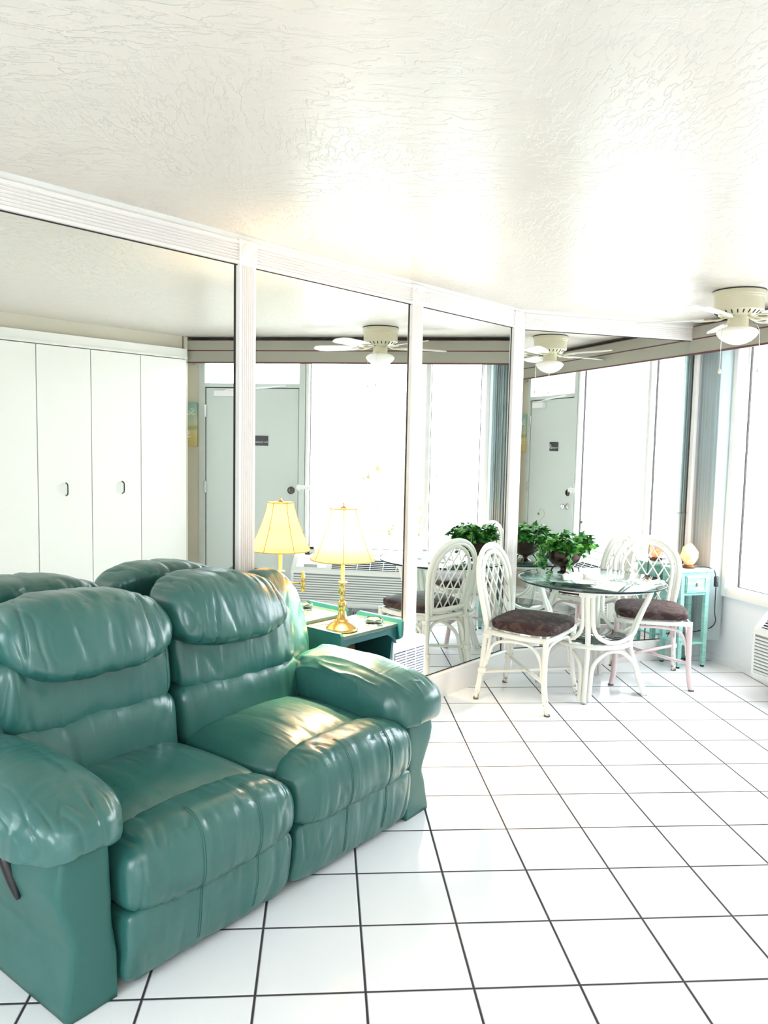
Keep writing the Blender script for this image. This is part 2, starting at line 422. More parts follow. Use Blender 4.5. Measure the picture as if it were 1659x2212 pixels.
# floor and ceiling follow the room outline
outline = [(-3.25, 0.75), (1.22, 5.36), (1.27, 5.40), (2.93, 5.80), (3.75, 2.30), (3.45, 2.2), (1.7, 0.3), (-0.95, -1.55)]
bm = bmesh.new(); prism(bm, outline, -0.12, 0.0, 'z'); struct(obj('floor', bm, tilem, smooth=False))
bm = bmesh.new(); prism(bm, outline, CEIL, CEIL+0.12, 'z'); struct(obj('ceiling', bm, ceilm, smooth=False))
struct(on(FA, obj('wall_left', boxes((-6.6, 0.0, 0.006, 0.12, 0, CEIL)), white, smooth=False)))
struct(on(FD, obj('wall_end', boxes((0, 1.70, 0.006, 0.12, 0, CEIL)), wallp, smooth=False)))
struct(on(FW, obj('wall_right', boxes((-0.10, 0.235, 0, 0.12, 0, CEIL), (0.235, 1.87, 0, 0.12, 0, 0.54), (0.235, 1.87, 0, 0.12, 2.33, CEIL),
      (1.87, 2.87, 0, 0.12, 2.33, CEIL), (2.87, 3.55, 0, 0.12, 0, CEIL)), wallp, smooth=False)))
# beige facing of the right wall beside the door
struct(on(FW, obj('wall_beside_door', boxes((2.875, 3.5, -0.006, -0.0005, 0, CEIL)), beige, smooth=False)))
# closet bulkhead wall (behind and above closets)
struct(on(FC, obj('wall_closet', boxes((-2.1, 3.93, -0.70, -0.60, 0, CEIL)), beige, smooth=False)))
struct(on(FC, obj('wall_above_closet', boxes((-2.1, 3.92, -0.12, -0.04, 2.331, CEIL)), beige, smooth=False)))
struct(on(FC, obj('wall_closet_end', boxes((3.938, 3.97, -0.42, -0.03, 0, CEIL)), beige, smooth=False)))
struct(on(FB, obj('wall_back', boxes((-0.1, 1.0, -0.12, 0, 0, CEIL), (2.1, 4.0, -0.12, 0, 0, CEIL), (1.0, 2.1, -0.12, 0, 0, 0.8), (1.0, 2.1, -0.12, 0, 2.1, CEIL)), white, smooth=False)))
w3 = struct(empty('fill_window', FB))  # unseen window, added to light the near side of the sofa
obj('window_frame', boxes((0.97, 1.03, -0.13, 0.02, 0.77, 2.13), (2.07, 2.13, -0.13, 0.02, 0.77, 2.13), (1.03, 2.07, -0.13, 0.02, 0.77, 0.83), (1.03, 2.07, -0.13, 0.02, 2.07, 2.13), (1.52, 1.58, -0.08, -0.02, 0.83, 2.07)), white, w3, smooth=False)
obj('pane', boxes((1.03, 1.52, -0.06, -0.055, 0.83, 2.07), (1.58, 2.07, -0.06, -0.055, 0.83, 2.07)), panem, w3, smooth=False)

# baseboards
bm = bmesh.new(); prism(bm, [(0.006, 0), (-0.022, 0), (-0.022, 0.148), (-0.014, 0.156), (0.006, 0.156)], -6.5, -0.012, 'x')
struct(on(FA, obj('baseboard_left', bm, trimw, smooth=False)))
bm = bmesh.new(); prism(bm, [(0.006, 0), (-0.022, 0), (-0.022, 0.140), (-0.014, 0.148), (0.006, 0.148)], 0.012, 1.47, 'x')
struct(on(FD, obj('baseboard_end', bm, trimw, smooth=False)))
struct(on(FW, obj('baseboard_right', boxes((0.0, 1.85, -0.010, 0, 0, 0.05)), wallp, smooth=False)))

# fluted mouldings
def fluted(length, w, th=0.018, n_=6):
    """profile across y (0..w), protrusion -> z (0..th), extruded along x"""
    pr_ = [(0, 0), (0, th)]
    m0 = w*0.12; step = (w-2*m0)/n_
    for i in range(n_):
        a = m0+i*step
        for k in range(0, 5):
            q = k/4; pr_.append((a+step*(0.12+0.76*q), th-0.010*math.sin(PI*q)))
    pr_ += [(w, th), (w, 0)]
    bm = bmesh.new(); prism(bm, pr_, 0, length, 'x'); return bm
def flute_h(name, FM, x0, x1, z0, z1, off0=0.0):
    w = z1-z0; o = obj(name, fluted(x1-x0, w), trimw, smooth=False)
    # local: x along, y -> up, z -> into room (-y)
    o.matrix_world = FM @ Matrix.Translation((x0, off0, z0)) @ Matrix.Rotation(R(90), 4, 'X')
    return struct(o)
def flute_v(name, FM, xc, w, z0, z1, off0=0.0):
    o = obj(name, fluted(z1-z0, w), trimw, smooth=False)
    # x -> up, y -> -x?, z -> -y
    M3 = Matrix(((0, -1, 0, xc+w/2), (0, 0, -1, off0), (1, 0, 0, z0), (0, 0, 0, 1)))
    o.matrix_world = FM @ M3
    return struct(o)
def rosette(name, FM, xc, w, z0, z1):
    bm = bmesh.new(); box(bm, xc-w/2, xc+w/2, -0.024, 0.0, z0, z1, bev=0.003)
    zc = (z0+z1)/2; h = []
    for r_, y in ((0.040, -0.024), (0.038, -0.029), (0.033, -0.029), (0.030, -0.025), (0.024, -0.025), (0.021, -0.031), (0.014, -0.029), (0.009, -0.034), (0.0001, -0.037)): h.append((r_*w/0.1, y))
    rings = [[bm.verts.new((xc+r_*math.cos(2*PI*j/24), y, zc+r_*math.sin(2*PI*j/24))) for j in range(24)] for r_, y in h]
    for i in range(len(rings)-1):
        for j in range(24): bm.faces.new((rings[i][j], rings[i][(j+1) % 24], rings[i+1][(j+1) % 24], rings[i+1][j]))
    return struct(on(FM, obj(name, bm, trimw, smooth=False)))
TB, TT = 2.312, 2.412       # trim band
tAB, tBC = mirx(-0.355), mirx(0.503)
flute_h('trim_1', FA, -6.4, tAB-0.05, TB, TT); flute_h('trim_2', FA, tAB+0.05, tBC-0.045, TB, TT); flute_h('trim_3', FA, tBC+0.045, -0.085, TB, TT)
flute_v('trim_4', FA, tAB, 0.092, 0.156, TB); flute_v('trim_5', FA, tBC, 0.092, 0.156, TB)
flute_v('trim_6', FA, -0.052, 0.084, 0.156, TB)
rosette('trim_7', FA, tAB, 0.10, TB-0.002, TT+0.006); rosette('trim_8', FA, tBC, 0.10, TB-0.002, TT+0.006); rosette('trim_9', FA, -0.052, 0.094, TB-0.002, TT+0.006)
flute_h('trim_10', FD, 0.03, 1.40, TB, TT+0.0)
struct(on(FD, obj('trim_11', boxes((0.0, 0.030, -0.012, 0, 0.148, TT)), trimw, smooth=False)))
struct(on(FD, obj('trim_12', boxes((1.40, 1.425, -0.024, 0.006, 0.148, TT+0.004)), trimw, smooth=False)))
# strip between trim and ceiling
struct(on(FA, obj('trim_13', boxes((-6.4, -0.01, -0.008, 0.006, TT-0.002, CEIL)), white, smooth=False)))
struct(on(FD, obj('trim_14', boxes((0.0, 1.42, -0.008, 0.006, TT-0.002, CEIL)), white, smooth=False)))

# mirrors
def mirror(FM, x0, x1, z0, z1, label, gapl=True):
    r = empty('wall_mirror', FM @ Matrix.Translation(((x0+x1)/2, 0, z0)))
    h = (x1-x0)/2
    bm = boxes((-h, h, -0.0005, 0.0055, 0, z1-z0)); obj('mirror_glass', bm, mirrorm, r, smooth=False)
    e = bmesh.new()
    box(e, h-0.018, h-0.008, -0.002, -0.0006, 0, z1-z0-0.002); box(e, -h, h, -0.002, -0.0006, z1-z0-0.005, z1-z0); box(e, -h, h, -0.002, -0.0006, 0, 0.005)
    obj('dark_edge', e, darkgap, r, smooth=False)
    tag(r, label, 'mirror', 'floor-to-ceiling mirrors set between fluted white trim'); return r
mirror(FA, -6.4, tAB-0.046, 0.157, TB, 'wide wall mirror behind the green sofa showing the reflected white closet doors')
mirror(FA, tAB+0.046, tBC-0.046, 0.157, TB, 'wall mirror behind the brass lamp, reflecting the lamp and the ceiling fan')
mirror(FA, tBC+0.046, -0.095, 0.157, TB, 'narrow wall mirror behind the left rattan chair, reflecting the ivy and chair back')
r = mirror(FD, 0.031, 1.399, 0.149, TB, 'end wall mirror behind the dining table, reflecting the entry door and windows')
obj('mirror_seam', boxes((0.37, 0.378, -0.0020, -0.0006, 0.0, 0.93), (0.37, 0.684, -0.0016, -0.0006, 0.926, 0.930)), blackm, r, smooth=False)

# ------------------------------------------------------------------ windows and door on the right wall
w1 = struct(empty('window_1', FW))
bm = boxes((0.165, 0.262, -0.045, 0.02, 0.50, 2.33), (0.262, 1.85, -0.045, 0.02, 0.50, 0.572), (0.262, 0.30, 0.02, 0.10, 0.572, 2.33), (0.738, 0.785, -0.02, 0.08, 0.572, 2.33), (1.835, 1.868, -0.02, 0.10, 0.54, 2.33), (0.262, 1.85, 0.02, 0.12, 2.29, 2.33), bev=0.012)
obj('window_frame', bm, white, w1, smooth=True, autos=40)
obj('pane', boxes((0.30, 0.738, 0.045, 0.050, 0.572, 2.29), (0.785, 1.835, 0.045, 0.050, 0.572, 2.29)), panem, w1, smooth=False)
obj('gasket', boxes((0.300, 0.305, 0.030, 0.045, 0.572, 2.29), (0.733, 0.738, 0.030, 0.045, 0.572, 2.29), (0.300, 1.835, 0.030, 0.045, 0.572, 0.577), (1.830, 1.835, 0.03, 0.045, 0.572, 2.29)), darkgap, w1, smooth=False)
w2 = struct(empty('window_2', FW))
obj('window_frame', boxes((1.87, 1.925, -0.025, 0.10, 0, 2.33), (2.815, 2.872, -0.025, 0.10, 0, 2.33), (1.925, 2.815, -0.025, 0.10, 2.015, 2.05)), doorp, w2, smooth=False)
obj('pane', boxes((1.925, 2.815, 0.04, 0.045, 2.05, 2.33)), panem, w2, smooth=False)
dr = struct(empty('door_1', FW))
obj('door_leaf', boxes((1.932, 2.808, -0.012, 0.03, 0.006, 2.008), bev=0.002), doorp, dr, smooth=False)
obj('door_gap', boxes((1.926, 1.931, -0.010, 0.03, 0, 2.012), (2.809, 2.814, -0.010, 0.03, 0, 2.012), (1.926, 2.814, -0.010, 0.03, 2.009, 2.0145)), darkgap, dr, smooth=False)
for zc in (1.80, 1.10, 0.3):
    h = obj('hinge', boxes((2.800, 2.825, -0.030, -0.0135, zc-0.055, zc+0.055), bev=0.002), chrome, dr, smooth=False)
bm = bmesh.new()
for q, y in ((0.033, -0.013),): pass
def yl(bm, prof, xc, zc, seg=24):
    rings = [[bm.verts.new((xc+r_*math.cos(2*PI*j/seg), y, zc+r_*math.sin(2*PI*j/seg))) for j in range(seg)] for r_, y in prof]
    for i in range(len(rings)-1):
        for j in range(seg): bm.faces.new((rings[i][j], rings[i][(j+1) % seg], rings[i+1][(j+1) % seg], rings[i+1][j]))
    bm.faces.new(rings[-1]); return bm
yl(bm, [(0.034, -0.012), (0.034, -0.020), (0.028, -0.026), (0.012, -0.027)], 1.995, 1.09); box(bm, 1.990, 2.0, -0.040, -0.026, 1.072, 1.108, bev=0.002)
obj('deadbolt', bm, mat('dark_bronze_lock', (0.12, 0.11, 0.09), 0.3, 0.9), dr)
bm = bmesh.new(); yl(bm, [(0.032, -0.012), (0.032, -0.018), (0.013, -0.024), (0.013, -0.045), (0.024, -0.052), (0.030, -0.066), (0.026, -0.080), (0.010, -0.085)], 1.995, 0.955)
obj('door_knob', bm, chrome, dr)
bm = boxes((1.80, 1.935, -0.052, -0.030, 1.105, 1.140), (1.905, 1.93, -0.032, -0.012, 1.09, 1.15), bev=0.003)
obj('security_latch', bm, white, dr, smooth=False)
bm = boxes((2.50, 2.72, -0.055, -0.012, 1.93, 1.985), bev=0.004); tube(bm, [(2.61, -0.06, 1.985), (2.30, -0.12, 2.0), (2.05, -0.03, 2.03)], 0.006)
obj('door_closer', bm, white, dr, smooth=False)
# sign
sg = empty('door_sign', FW @ Matrix.Translation((2.30, -0.0145, 1.535)))
obj('plate', boxes((-0.085, 0.085, -0.003, 0.002, -0.045, 0.045), bev=0.001), blackm, sg, smooth=False)
def text(name, body, size, M_, material, parent=None, ext=0.0006, align='CENTER'):
    cu = bpy.data.curves.new(name, 'FONT'); cu.body = body; cu.size = size; cu.extrude = ext; cu.align_x = align; cu.align_y = 'CENTER'
    o = bpy.data.objects.new(name, cu); C.objects.link(o); dg = bpy.context.evaluated_depsgraph_get()
    me = bpy.data.meshes.new_from_object(o.evaluated_get(dg)); bpy.data.objects.remove(o)
    me.materials.clear(); me.materials.append(material)
    o = bpy.data.objects.new(name, me); C.objects.link(o)
    if parent: o.parent = parent
    me.transform(M_); return o
faceR = Matrix(((-1, 0, 0, 0), (0, 0, -1, 0), (0, 1, 0, 0), (0, 0, 0, 1)))    # placeholder, replaced below
# a viewer inside the room looks along +y(local): x to the viewer's right = local +x
faceR = Matrix(((1, 0, 0, 0), (0, 0, -1, 0), (0, 1, 0, 0), (0, 0, 0, 1)))
signw = mat('sign_grey_print', (0.62, 0.66, 0.66), 0.5)
text('sign_text', 'No Smoking', 0.026, Matrix.Translation((0.022-0.04, -0.0036, -0.012)) @ faceR, signw, sg)
bm = bmesh.new(); tube(bm, [(0.062+0.015*math.cos(2*PI*j/20), -0.004, 0.022*math.sin(2*PI*j/20)) for j in range(20)], 0.0018, 6, closed=True)
tube(bm, [(0.051, -0.004, 0.015), (0.073, -0.004, -0.015)], 0.0016, 6); tube(bm, [(0.053, -0.004, -0.003), (0.071, -0.004, 0.003)], 0.0012, 6)
obj('no_smoking_symbol', bm, signw, sg)
tag(sg, 'small black no smoking sign on the grey entry door', 'sign')
# picture
pc = empty('beach_canvas', FW @ Matrix.Translation((3.06, -0.006, 1.47)))
obj('canvas', boxes((-0.17, 0.17, -0.028, -0.001, 0, 0.40), bev=0.002), picm, pc, smooth=False)
lw = mat('cream_lettering', (0.95, 0.93, 0.80), 0.6)
for s_, z in (('Sunshine', 0.315), ('&', 0.205), ('Smiles', 0.11)):
    o = text('lettering', s_, 0.085, Matrix.Translation((0, -0.0288, z)) @ faceR @ Matrix(((1, 0.25, 0, 0), (0, 1, 0, 0), (0, 0, 1, 0), (0, 0, 0, 1))), lw, pc)
tag(pc, 'small beach canvas with teal sky, yellow sand and cream handwriting, beside the entry door', 'picture')

# valance
va = empty('window_valance', FW)
VB, VM, VT = 2.212, 2.318, 2.405
bm = boxes((-0.02, 2.93, -0.240, -0.222, VB+0.008, VM-0.004), (-0.02, 2.93, -0.238, -0.220, VM+0.004, VT), (2.915, 2.93, -0.222, -0.008, VB+0.008, VT))
obj('boards', bm, valm, va, smooth=False)
obj('brown_edging', boxes((-0.02, 2.932, -0.243, -0.222, VB-0.003, VB+0.009), (-0.02, 2.932, -0.2385, -0.222, VM-0.006, VM+0.006), (-0.02, 2.932, -0.240, -0.222, VT, VT+0.006)), brownline, va, smooth=False)
obj('track_rail', boxes((-0.02, 2.9, -0.14, -0.03, 2.335, 2.375)), darkgap, va, smooth=False)
obj('backing', boxes((-0.02, 2.915, -0.218, -0.006, VT, VT+0.008)), darkgap, va, smooth=False)
tag(va, 'long beige boxed window valance with dark brown edging along the right wall', 'valance')

# vertical blinds stacked in the corner (each slat of the stack is a part)
vb = empty('vertical_blinds', FW @ Matrix.Translation((0.0, -0.080, 0.0)))
for i in range(17):
    s0 = 0.012+i*0.0125
    a = R(60+random.uniform(-16, 16)); w2_ = 0.042
    bm = bmesh.new(); N = 5; L = []
    for k in range(N+1):
        q = -1+2*k/N; x = s0+q*w2_*math.cos(a)*0.75; y = q*w2_*math.sin(a)*1.25; bow = 0.004*(1-q*q)
        L.append((x+bow*math.sin(a), y-bow*math.cos(a)))
    for z0, z1 in ((0.18, 2.30),):
        A = [bm.verts.new((x, y, z0)) for x, y in L]; B = [bm.verts.new((x, y, z1)) for x, y in L]
        for k in range(N): bm.faces.new((A[k], A[k+1], B[k+1], B[k]))
    bmesh.ops.solidify(bm, geom=list(bm.faces), thickness=0.0016)
    obj('slat', bm, blindm, vb, smooth=False)
tag(vb, 'grey vertical blinds pushed together in the corner beside the aqua side table', 'blinds')

# ------------------------------------------------------------------ closets
TL = PC.length*0+0.318
leaf_edges = [0.22, 0.665, 1.11, 1.56, 2.005, 2.455, 2.90, 3.345, 3.795, 4.245]
cl = empty('closet', FC @ Matrix.Translation((-TL, 0, 0)))
hd = obj('header_trim', boxes((0.2, 4.25, -0.04, 0.022, 2.238, 2.255), (0.2, 4.25, -0.04, 0.012, 2.255, 2.325)), closetp, cl, smooth=False)
for q in (0.2, 4.236): obj('side_panel', boxes((q, q+0.014, -0.50, -0.002, 0.02, 2.325)), closetp, cl, smooth=False)
obj('inside', boxes((0.22, 4.235, -0.07, -0.055, 0.02, 2.235)), darkgap, cl, smooth=False)
obj('top_panel', boxes((0.2, 4.25, -0.50, -0.04, 2.305, 2.325)), closetp, cl, smooth=False)
for i in range(len(leaf_edges)-1):
    a, b_ = leaf_edges[i], leaf_edges[i+1]
    lf = obj('door_leaf', boxes((a+0.0035, b_-0.0035, -0.035, 0.0, 0.015, 2.232), bev=0.0015), closetp, cl, smooth=False)
    if i in (1, 2, 6, 7, 4):
        xc = (a+b_)/2+(0.0 if i != 7 else 0.045)
        bm = bmesh.new(); tube(bm, [(xc, 0.0, 1.075), (xc, 0.026, 1.085), (xc, 0.030, 1.10), (xc, 0.030, 1.15), (xc, 0.026, 1.165), (xc, 0.0, 1.175)], 0.005, 8)
        obj('handle', bm, blackm, lf)
tag(cl, 'tall white bifold closet with small black pull handles, seen in the left mirror', 'closet')

# ------------------------------------------------------------------ outside
struct(on(FW, obj('ground', boxes((-12, 16, 0.30, 30, -0.30, -0.10)), concm, smooth=False)))
fn = empty('picket_fence', FW @ Matrix.Translation((0, 3.2, -0.10)))
obj('rails', boxes((-4, 6, 0.03, 0.06, 0.25, 0.33), (-4, 6, 0.03, 0.06, 0.92, 1.0), (-4, 6, -0.03, 0.08, 1.10, 1.14)), white, fn, smooth=False)
for i in range(50):
    x = -4+i*0.2
    obj('picket', boxes((x, x+0.09, 0, 0.03, 0.05, 1.10)), white, fn, smooth=False)
tag(fn, 'white picket railing outside the large window, washed out by daylight', 'fence')
def bush(x, y, r, h, label):
    bm = bmesh.new(); seed = random.random()*50
    sphere(bm, (0, 0, 0), 1.0, 24)
    rnd = random.Random(int(seed*10))
    for v in bm.verts:
        d = v.co.normalized(); k = 1+0.35*noise.noise(d*2.2+Vector((seed, 0, 0)))+0.2*noise.noise(d*6)
        v.co = Vector((d.x*r*k, d.y*r*k, h/2+d.z*h/2*k))
    for i in range(700):
        d = Vector((rnd.gauss(0, 1), rnd.gauss(0, 1), rnd.gauss(0, 1))).normalized(); k = 1+0.35*noise.noise(d*2.2+Vector((seed, 0, 0)))+rnd.uniform(0, .15)
        c_ = Vector((d.x*r*k, d.y*r*k, h/2+d.z*h/2*k)); a = Vector((rnd.gauss(0, 1), rnd.gauss(0, 1), rnd.gauss(0, 1)))*0.06; b_ = Vector((rnd.gauss(0, 1), rnd.gauss(0, 1), rnd.gauss(0, 1)))*0.06
        bm.faces.new([bm.verts.new(c_), bm.verts.new(c_+a), bm.verts.new(c_+a+b_), bm.verts.new(c_+b_)])
    zm = min(v.co.z for v in bm.verts)
    for v in bm.verts: v.co.z -= zm
    o = obj('bush', bm, hedgem, smooth=False); o.matrix_world = FW @ Matrix.Translation((x, y, -0.10)); tag(o, label, 'bush', 'dry shrubs outside the window')
bush(-2.6, 5.6, 0.62, 1.9, 'dry pale shrub outside, farthest toward the corner with the blinds')
bush(-0.4, 5.6, 0.62, 1.35, 'dry shrub outside beyond the railing, behind the dining table window')
bush(1.8, 5.6, 0.62, 1.25, 'low dry shrub outside in the middle of the large window')
bush(4.0, 5.6, 0.62, 1.5, 'dry shrub outside on the door side of the large window')

# ------------------------------------------------------------------ wall air conditioner
ac = empty('wall_air_conditioner', FW @ Matrix.Translation((0.80, 0, 0.085)))
LX = 1.115; D = 0.285
prof = [(-0.002, 0), (-D+0.03, 0.0), (-D, 0.03), (-D, 0.30), (-D+0.006, 0.335), (-D+0.10, 0.435), (-D+0.13, 0.44), (-0.002, 0.44)]
bm = bmesh.new(); prism(bm, prof, 0, LX, 'x')
bmesh.ops.bevel(bm, geom=[e for e in bm.edges], offset=0.008, segments=2, affect='EDGES')
bd = obj('body', bm, acw, ac, smooth=True, autos=35)
bm = bmesh.new()
for i in range(11):
    z = 0.055+i*0.0215
    prism(bm, [(-D-0.0075, z), (-D-0.0075, z+0.006), (-D+0.004, z+0.016), (-D+0.004, z+0.0)], 0.03, LX-0.03, 'x')
obj('louvers', bm, acw, ac, smooth=False)
obj('louver_shadow_panel', boxes((0.028, LX-0.028, -D-0.0015, -D+0.002, 0.05, 0.295)), mat('ac_louver_shade', (0.22, 0.24, 0.24), 0.6), ac, smooth=False)  # grey plate paints in the shade between the louvers
sl = math.atan2(0.10, 0.094)
def slope_box(bm, x0, x1, a0, a1, h0, h1):
    # box lying on the slanted control face; a along slope 0..1
    p0 = Vector((0, -D+0.006, 0.335)); p1 = Vector((0, -D+0.10, 0.435)); d = (p1-p0); nrm = Vector((0, -d.z, d.y)).normalized()
    vs = []
    for x in (x0, x1):
        for a in (a0, a1):
            for h in (h0, h1): vs.append(bm.verts.new(Vector((x, 0, 0))+p0+d*a+nrm*h))
    for f in [(0, 1, 3, 2), (4, 6, 7, 5), (0, 4, 5, 1), (2, 3, 7, 6), (0, 2, 6, 4), (1, 5, 7, 3)]: bm.faces.new([vs[i] for i in f])
bm = bmesh.new(); slope_box(bm, 0.06, 0.75, 0.08, 0.92, -0.002, 0.003); obj('outlet_recess', bm, acdark, ac, smooth=False)
bm = bmesh.new()
for i in range(6): slope_box(bm, 0.06, 0.75, 0.12+i*0.145, 0.16+i*0.145, 0.002, 0.007)
for i in range(6): slope_box(bm, 0.06+i*0.115, 0.066+i*0.115, 0.08, 0.92, 0.003, 0.0075)
obj('air_grille', bm, acw, ac, smooth=False)
bm = bmesh.new(); slope_box(bm, 0.80, 1.07, 0.10, 0.95, 0.0, 0.007)
cp = obj('control_door', bm, mat('ac_door_white', (0.86, 0.88, 0.88), 0.3), ac, smooth=False)
bm = bmesh.new(); slope_box(bm, 0.88, 1.0, 0.10, 0.32, 0.0065, 0.008); obj('finger_notch', bm, mat('ac_notch_grey', (0.30, 0.31, 0.30), 0.5), cp, smooth=False)
tag(ac, 'white wall air conditioner with louvered front under the large window', 'air conditioner')
# cord, outlet under AC
cw = obj('power_cord', tube(bmesh.new(), [(1.25, -0.06, 0.09), (1.22, -0.10, 0.05), (1.10, -0.22, 0.012), (1.28, -0.32, 0.008), (1.45, -0.26, 0.008), (1.50, -0.12, 0.010), (1.42, -0.03, 0.03), (1.36, -0.022, 0.055)], 0.007, 8, smooth=8), cable_w)
cw.matrix_world = FW; tag(cw, 'white power cord looping on the floor under the air conditioner', 'cord')
ol = obj('outlet_box', boxes((1.31, 1.40, -0.055, -0.011, 0.012, 0.080), bev=0.004), cable_w, smooth=False); ol.matrix_world = FW
tag(ol, 'white outlet box low on the wall under the air conditioner', 'outlet')
# black clip on top
bk = empty('clip_stand', FW @ Matrix.Translation((1.80, -0.11, 0.5265)))
bm = boxes((-0.025, 0.025, -0.03, 0.03, 0, 0.012), bev=0.002); tube(bm, [(0, 0, 0.01), (0, 0, 0.05)], 0.010, 10); obj('base', bm, blackm, bk)
obj('holder', tube(bmesh.new(), [(-0.05, -0.01, 0.058), (0.0, 0, 0.055), (0.05, 0.0, 0.062)], [0.012, 0.014, 0.008], 10), blackm, bk)
tag(bk, 'small black clip holder standing on the air conditioner', 'holder')

# ------------------------------------------------------------------ ceiling fan
fan = empty('ceiling_fan', loc=(2.335, 4.435, CEIL))
bm = bmesh.new(); lathe(bm, [(0.0, 0.0), (0.139, 0.0), (0.140, -0.03), (0.137, -0.033), (0.137, -0.042), (0.134, -0.045), (0.134, -0.112), (0.128, -0.118), (0.100, -0.140), (0.06, -0.146), (0.0, -0.146)], 48)
hs = obj('motor_housing', bm, fanm, fan, autos=30)
obj('top_ring', lathe(bmesh.new(), [(0.1405, -0.0005), (0.1425, -0.002), (0.1425, -0.006), (0.1405, -0.007)], 48, cap=False), blackm, hs)
bm = bmesh.new()
for i in range(24):
    a = 2*PI*i/24; ca, sa = math.cos(a), math.sin(a)
    p0 = Vector((0.127*ca, 0.127*sa, -0.1195)); p1 = Vector((0.108*ca, 0.108*sa, -0.1345)); bm = bmesh.new(); tube(bm, [p0, p1], 0.0035, 6); obj('vent_slot', bm, darkgap, hs)
lk = obj('light_kit', lathe(bmesh.new(), [(0.0, -0.14), (0.054, -0.14), (0.056, -0.175), (0.056, -0.205), (0.052, -0.207), (0.050, -0.225), (0.0, -0.225)], 32), fanm, fan, autos=30)
obj('glass_bowl', lathe(bmesh.new(), [(0.052, -0.200), (0.075, -0.204), (0.100, -0.214), (0.112, -0.228), (0.112, -0.238), (0.098, -0.258), (0.075, -0.278), (0.045, -0.293), (0.018, -0.299), (0.0, -0.300)], 40), opal, fan)
for k in range(5):
    az = R(-58+72*k); d = Vector((math.sin(az), math.cos(az), 0)); sd = Vector((d.y, -d.x, 0)); tilt = math.tan(R(11))
    bm = bmesh.new(); outl = []
    Lr = [(0.185, 0.045), (0.24, 0.052), (0.38, 0.062), (0.48, 0.064), (0.53, 0.052), (0.555, 0.020), (0.560, 0.0)]
    up_ = [(r_, w) for r_, w in Lr]; dn = [(r_, -w) for r_, w in Lr[:-1]][::-1]
    pl = up_+dn
    A = []; B = []
    for r_, w in pl:
        z = -0.150+w*tilt; p = d*r_+sd*w; A.append(bm.verts.new((p.x, p.y, z))); B.append(bm.verts.new((p.x, p.y, z-0.006)))
    bm.faces.new(A); bm.faces.new(B[::-1])
    for i in range(len(A)): bm.faces.new((A[i], A[(i+1) % len(A)], B[(i+1) % len(A)], B[i]))
    bl = obj('blade', bm, fanw, fan, smooth=False)
    bm = bmesh.new()
    for s_ in (-1, 1): tube(bm, [d*0.07+Vector((0, 0, -0.147)), d*0.11+sd*0.012*s_+Vector((0, 0, -0.158)), d*0.15+sd*0.030*s_+Vector((0, 0, -0.158+0.006*s_)), d*0.20+sd*0.022*s_+Vector((0, 0, -0.159+0.004*s_)), d*0.235+Vector((0, 0, -0.158))], 0.005, 8, smooth=5)
    obj('blade_bracket', bm, fanm, bl)
for (dx, dy, zb) in ((-0.055, -0.02, -0.435), (0.04, -0.045, -0.43)):
    ch = obj('pull_chain', tube(bmesh.new(), [(dx, dy, -0.19), (dx*1.8, dy*1.8, -0.20), (dx*2.05, dy*2.05, -0.235), (dx*2.05, dy*2.05, zb)], 0.0014, 6), chrome, fan)
    obj('fob', lathe(bmesh.new(), [(0.0, 0.016), (0.002, 0.012), (0.008, -0.004), (0.009, -0.010), (0.006, -0.017), (0.0, -0.019)], 14, c=(dx*2.05, dy*2.05, zb-0.015)), mat('fob_ivory', (0.8, 0.74, 0.58), 0.4), ch)
tag(fan, 'cream ceiling fan with white blades and an opal glass bowl light', 'ceiling fan')

# ------------------------------------------------------------------ green leather reclining loveseat
az = R(42.3)
sofa = empty('reclining_loveseat', loc=(-0.65, 2.02, 0), rz=math.atan2(math.cos(az), math.sin(az)))
L = 1.65
def wood_legs():
    for x in (0.24, 0.82, 1.40):
        for y in (0.09, 0.70):
            obj('foot', lathe(bmesh.new(), [(0.0, 0), (0.022, 0), (0.026, 0.03), (0.0, 0.03)], 16, c=(x, y, 0)), blackm, sofa)
wood_legs()
# side panels (arm fronts)
def panel(side):
    flip = side > 0
    def md(w, u):
        x = w.x; z = w.z
        t_ = min(max((z-0.02)/0.47, 0), 1)
        bulge = 0.028*math.sin(PI*min(max((t_-0.35)/0.65, 0), 1)) - 0.022*math.sin(PI*min(t_/0.7, 1))
        if u.x < 0: x -= bulge*(1.6*max(0.0, min(1, (0.56-w.y)/0.2)) if flip else 1.0)*min(1, -u.x*2)
        w2 = Vector((x, w.y, z))
        # front slopes back towards the top a bit
        w2.y += 0.035*max(0, t_-0.6)*(1 if u.y < 0 else 0)
        if flip: w2.x = L-w2.x
        return w2
    return pillow(0.0, 0.150, 0.0, 0.80, 0.002, 0.50, p=10.0, n_=24, mod=md, sharp=True, wr=0.0015, wdir='z', wf=6, seed=side*3.0)
for sd_ in (-1, 1):
    pn = obj('arm_panel', panel(sd_), leaP, sofa)
    if sd_ < 0: near_panel = pn
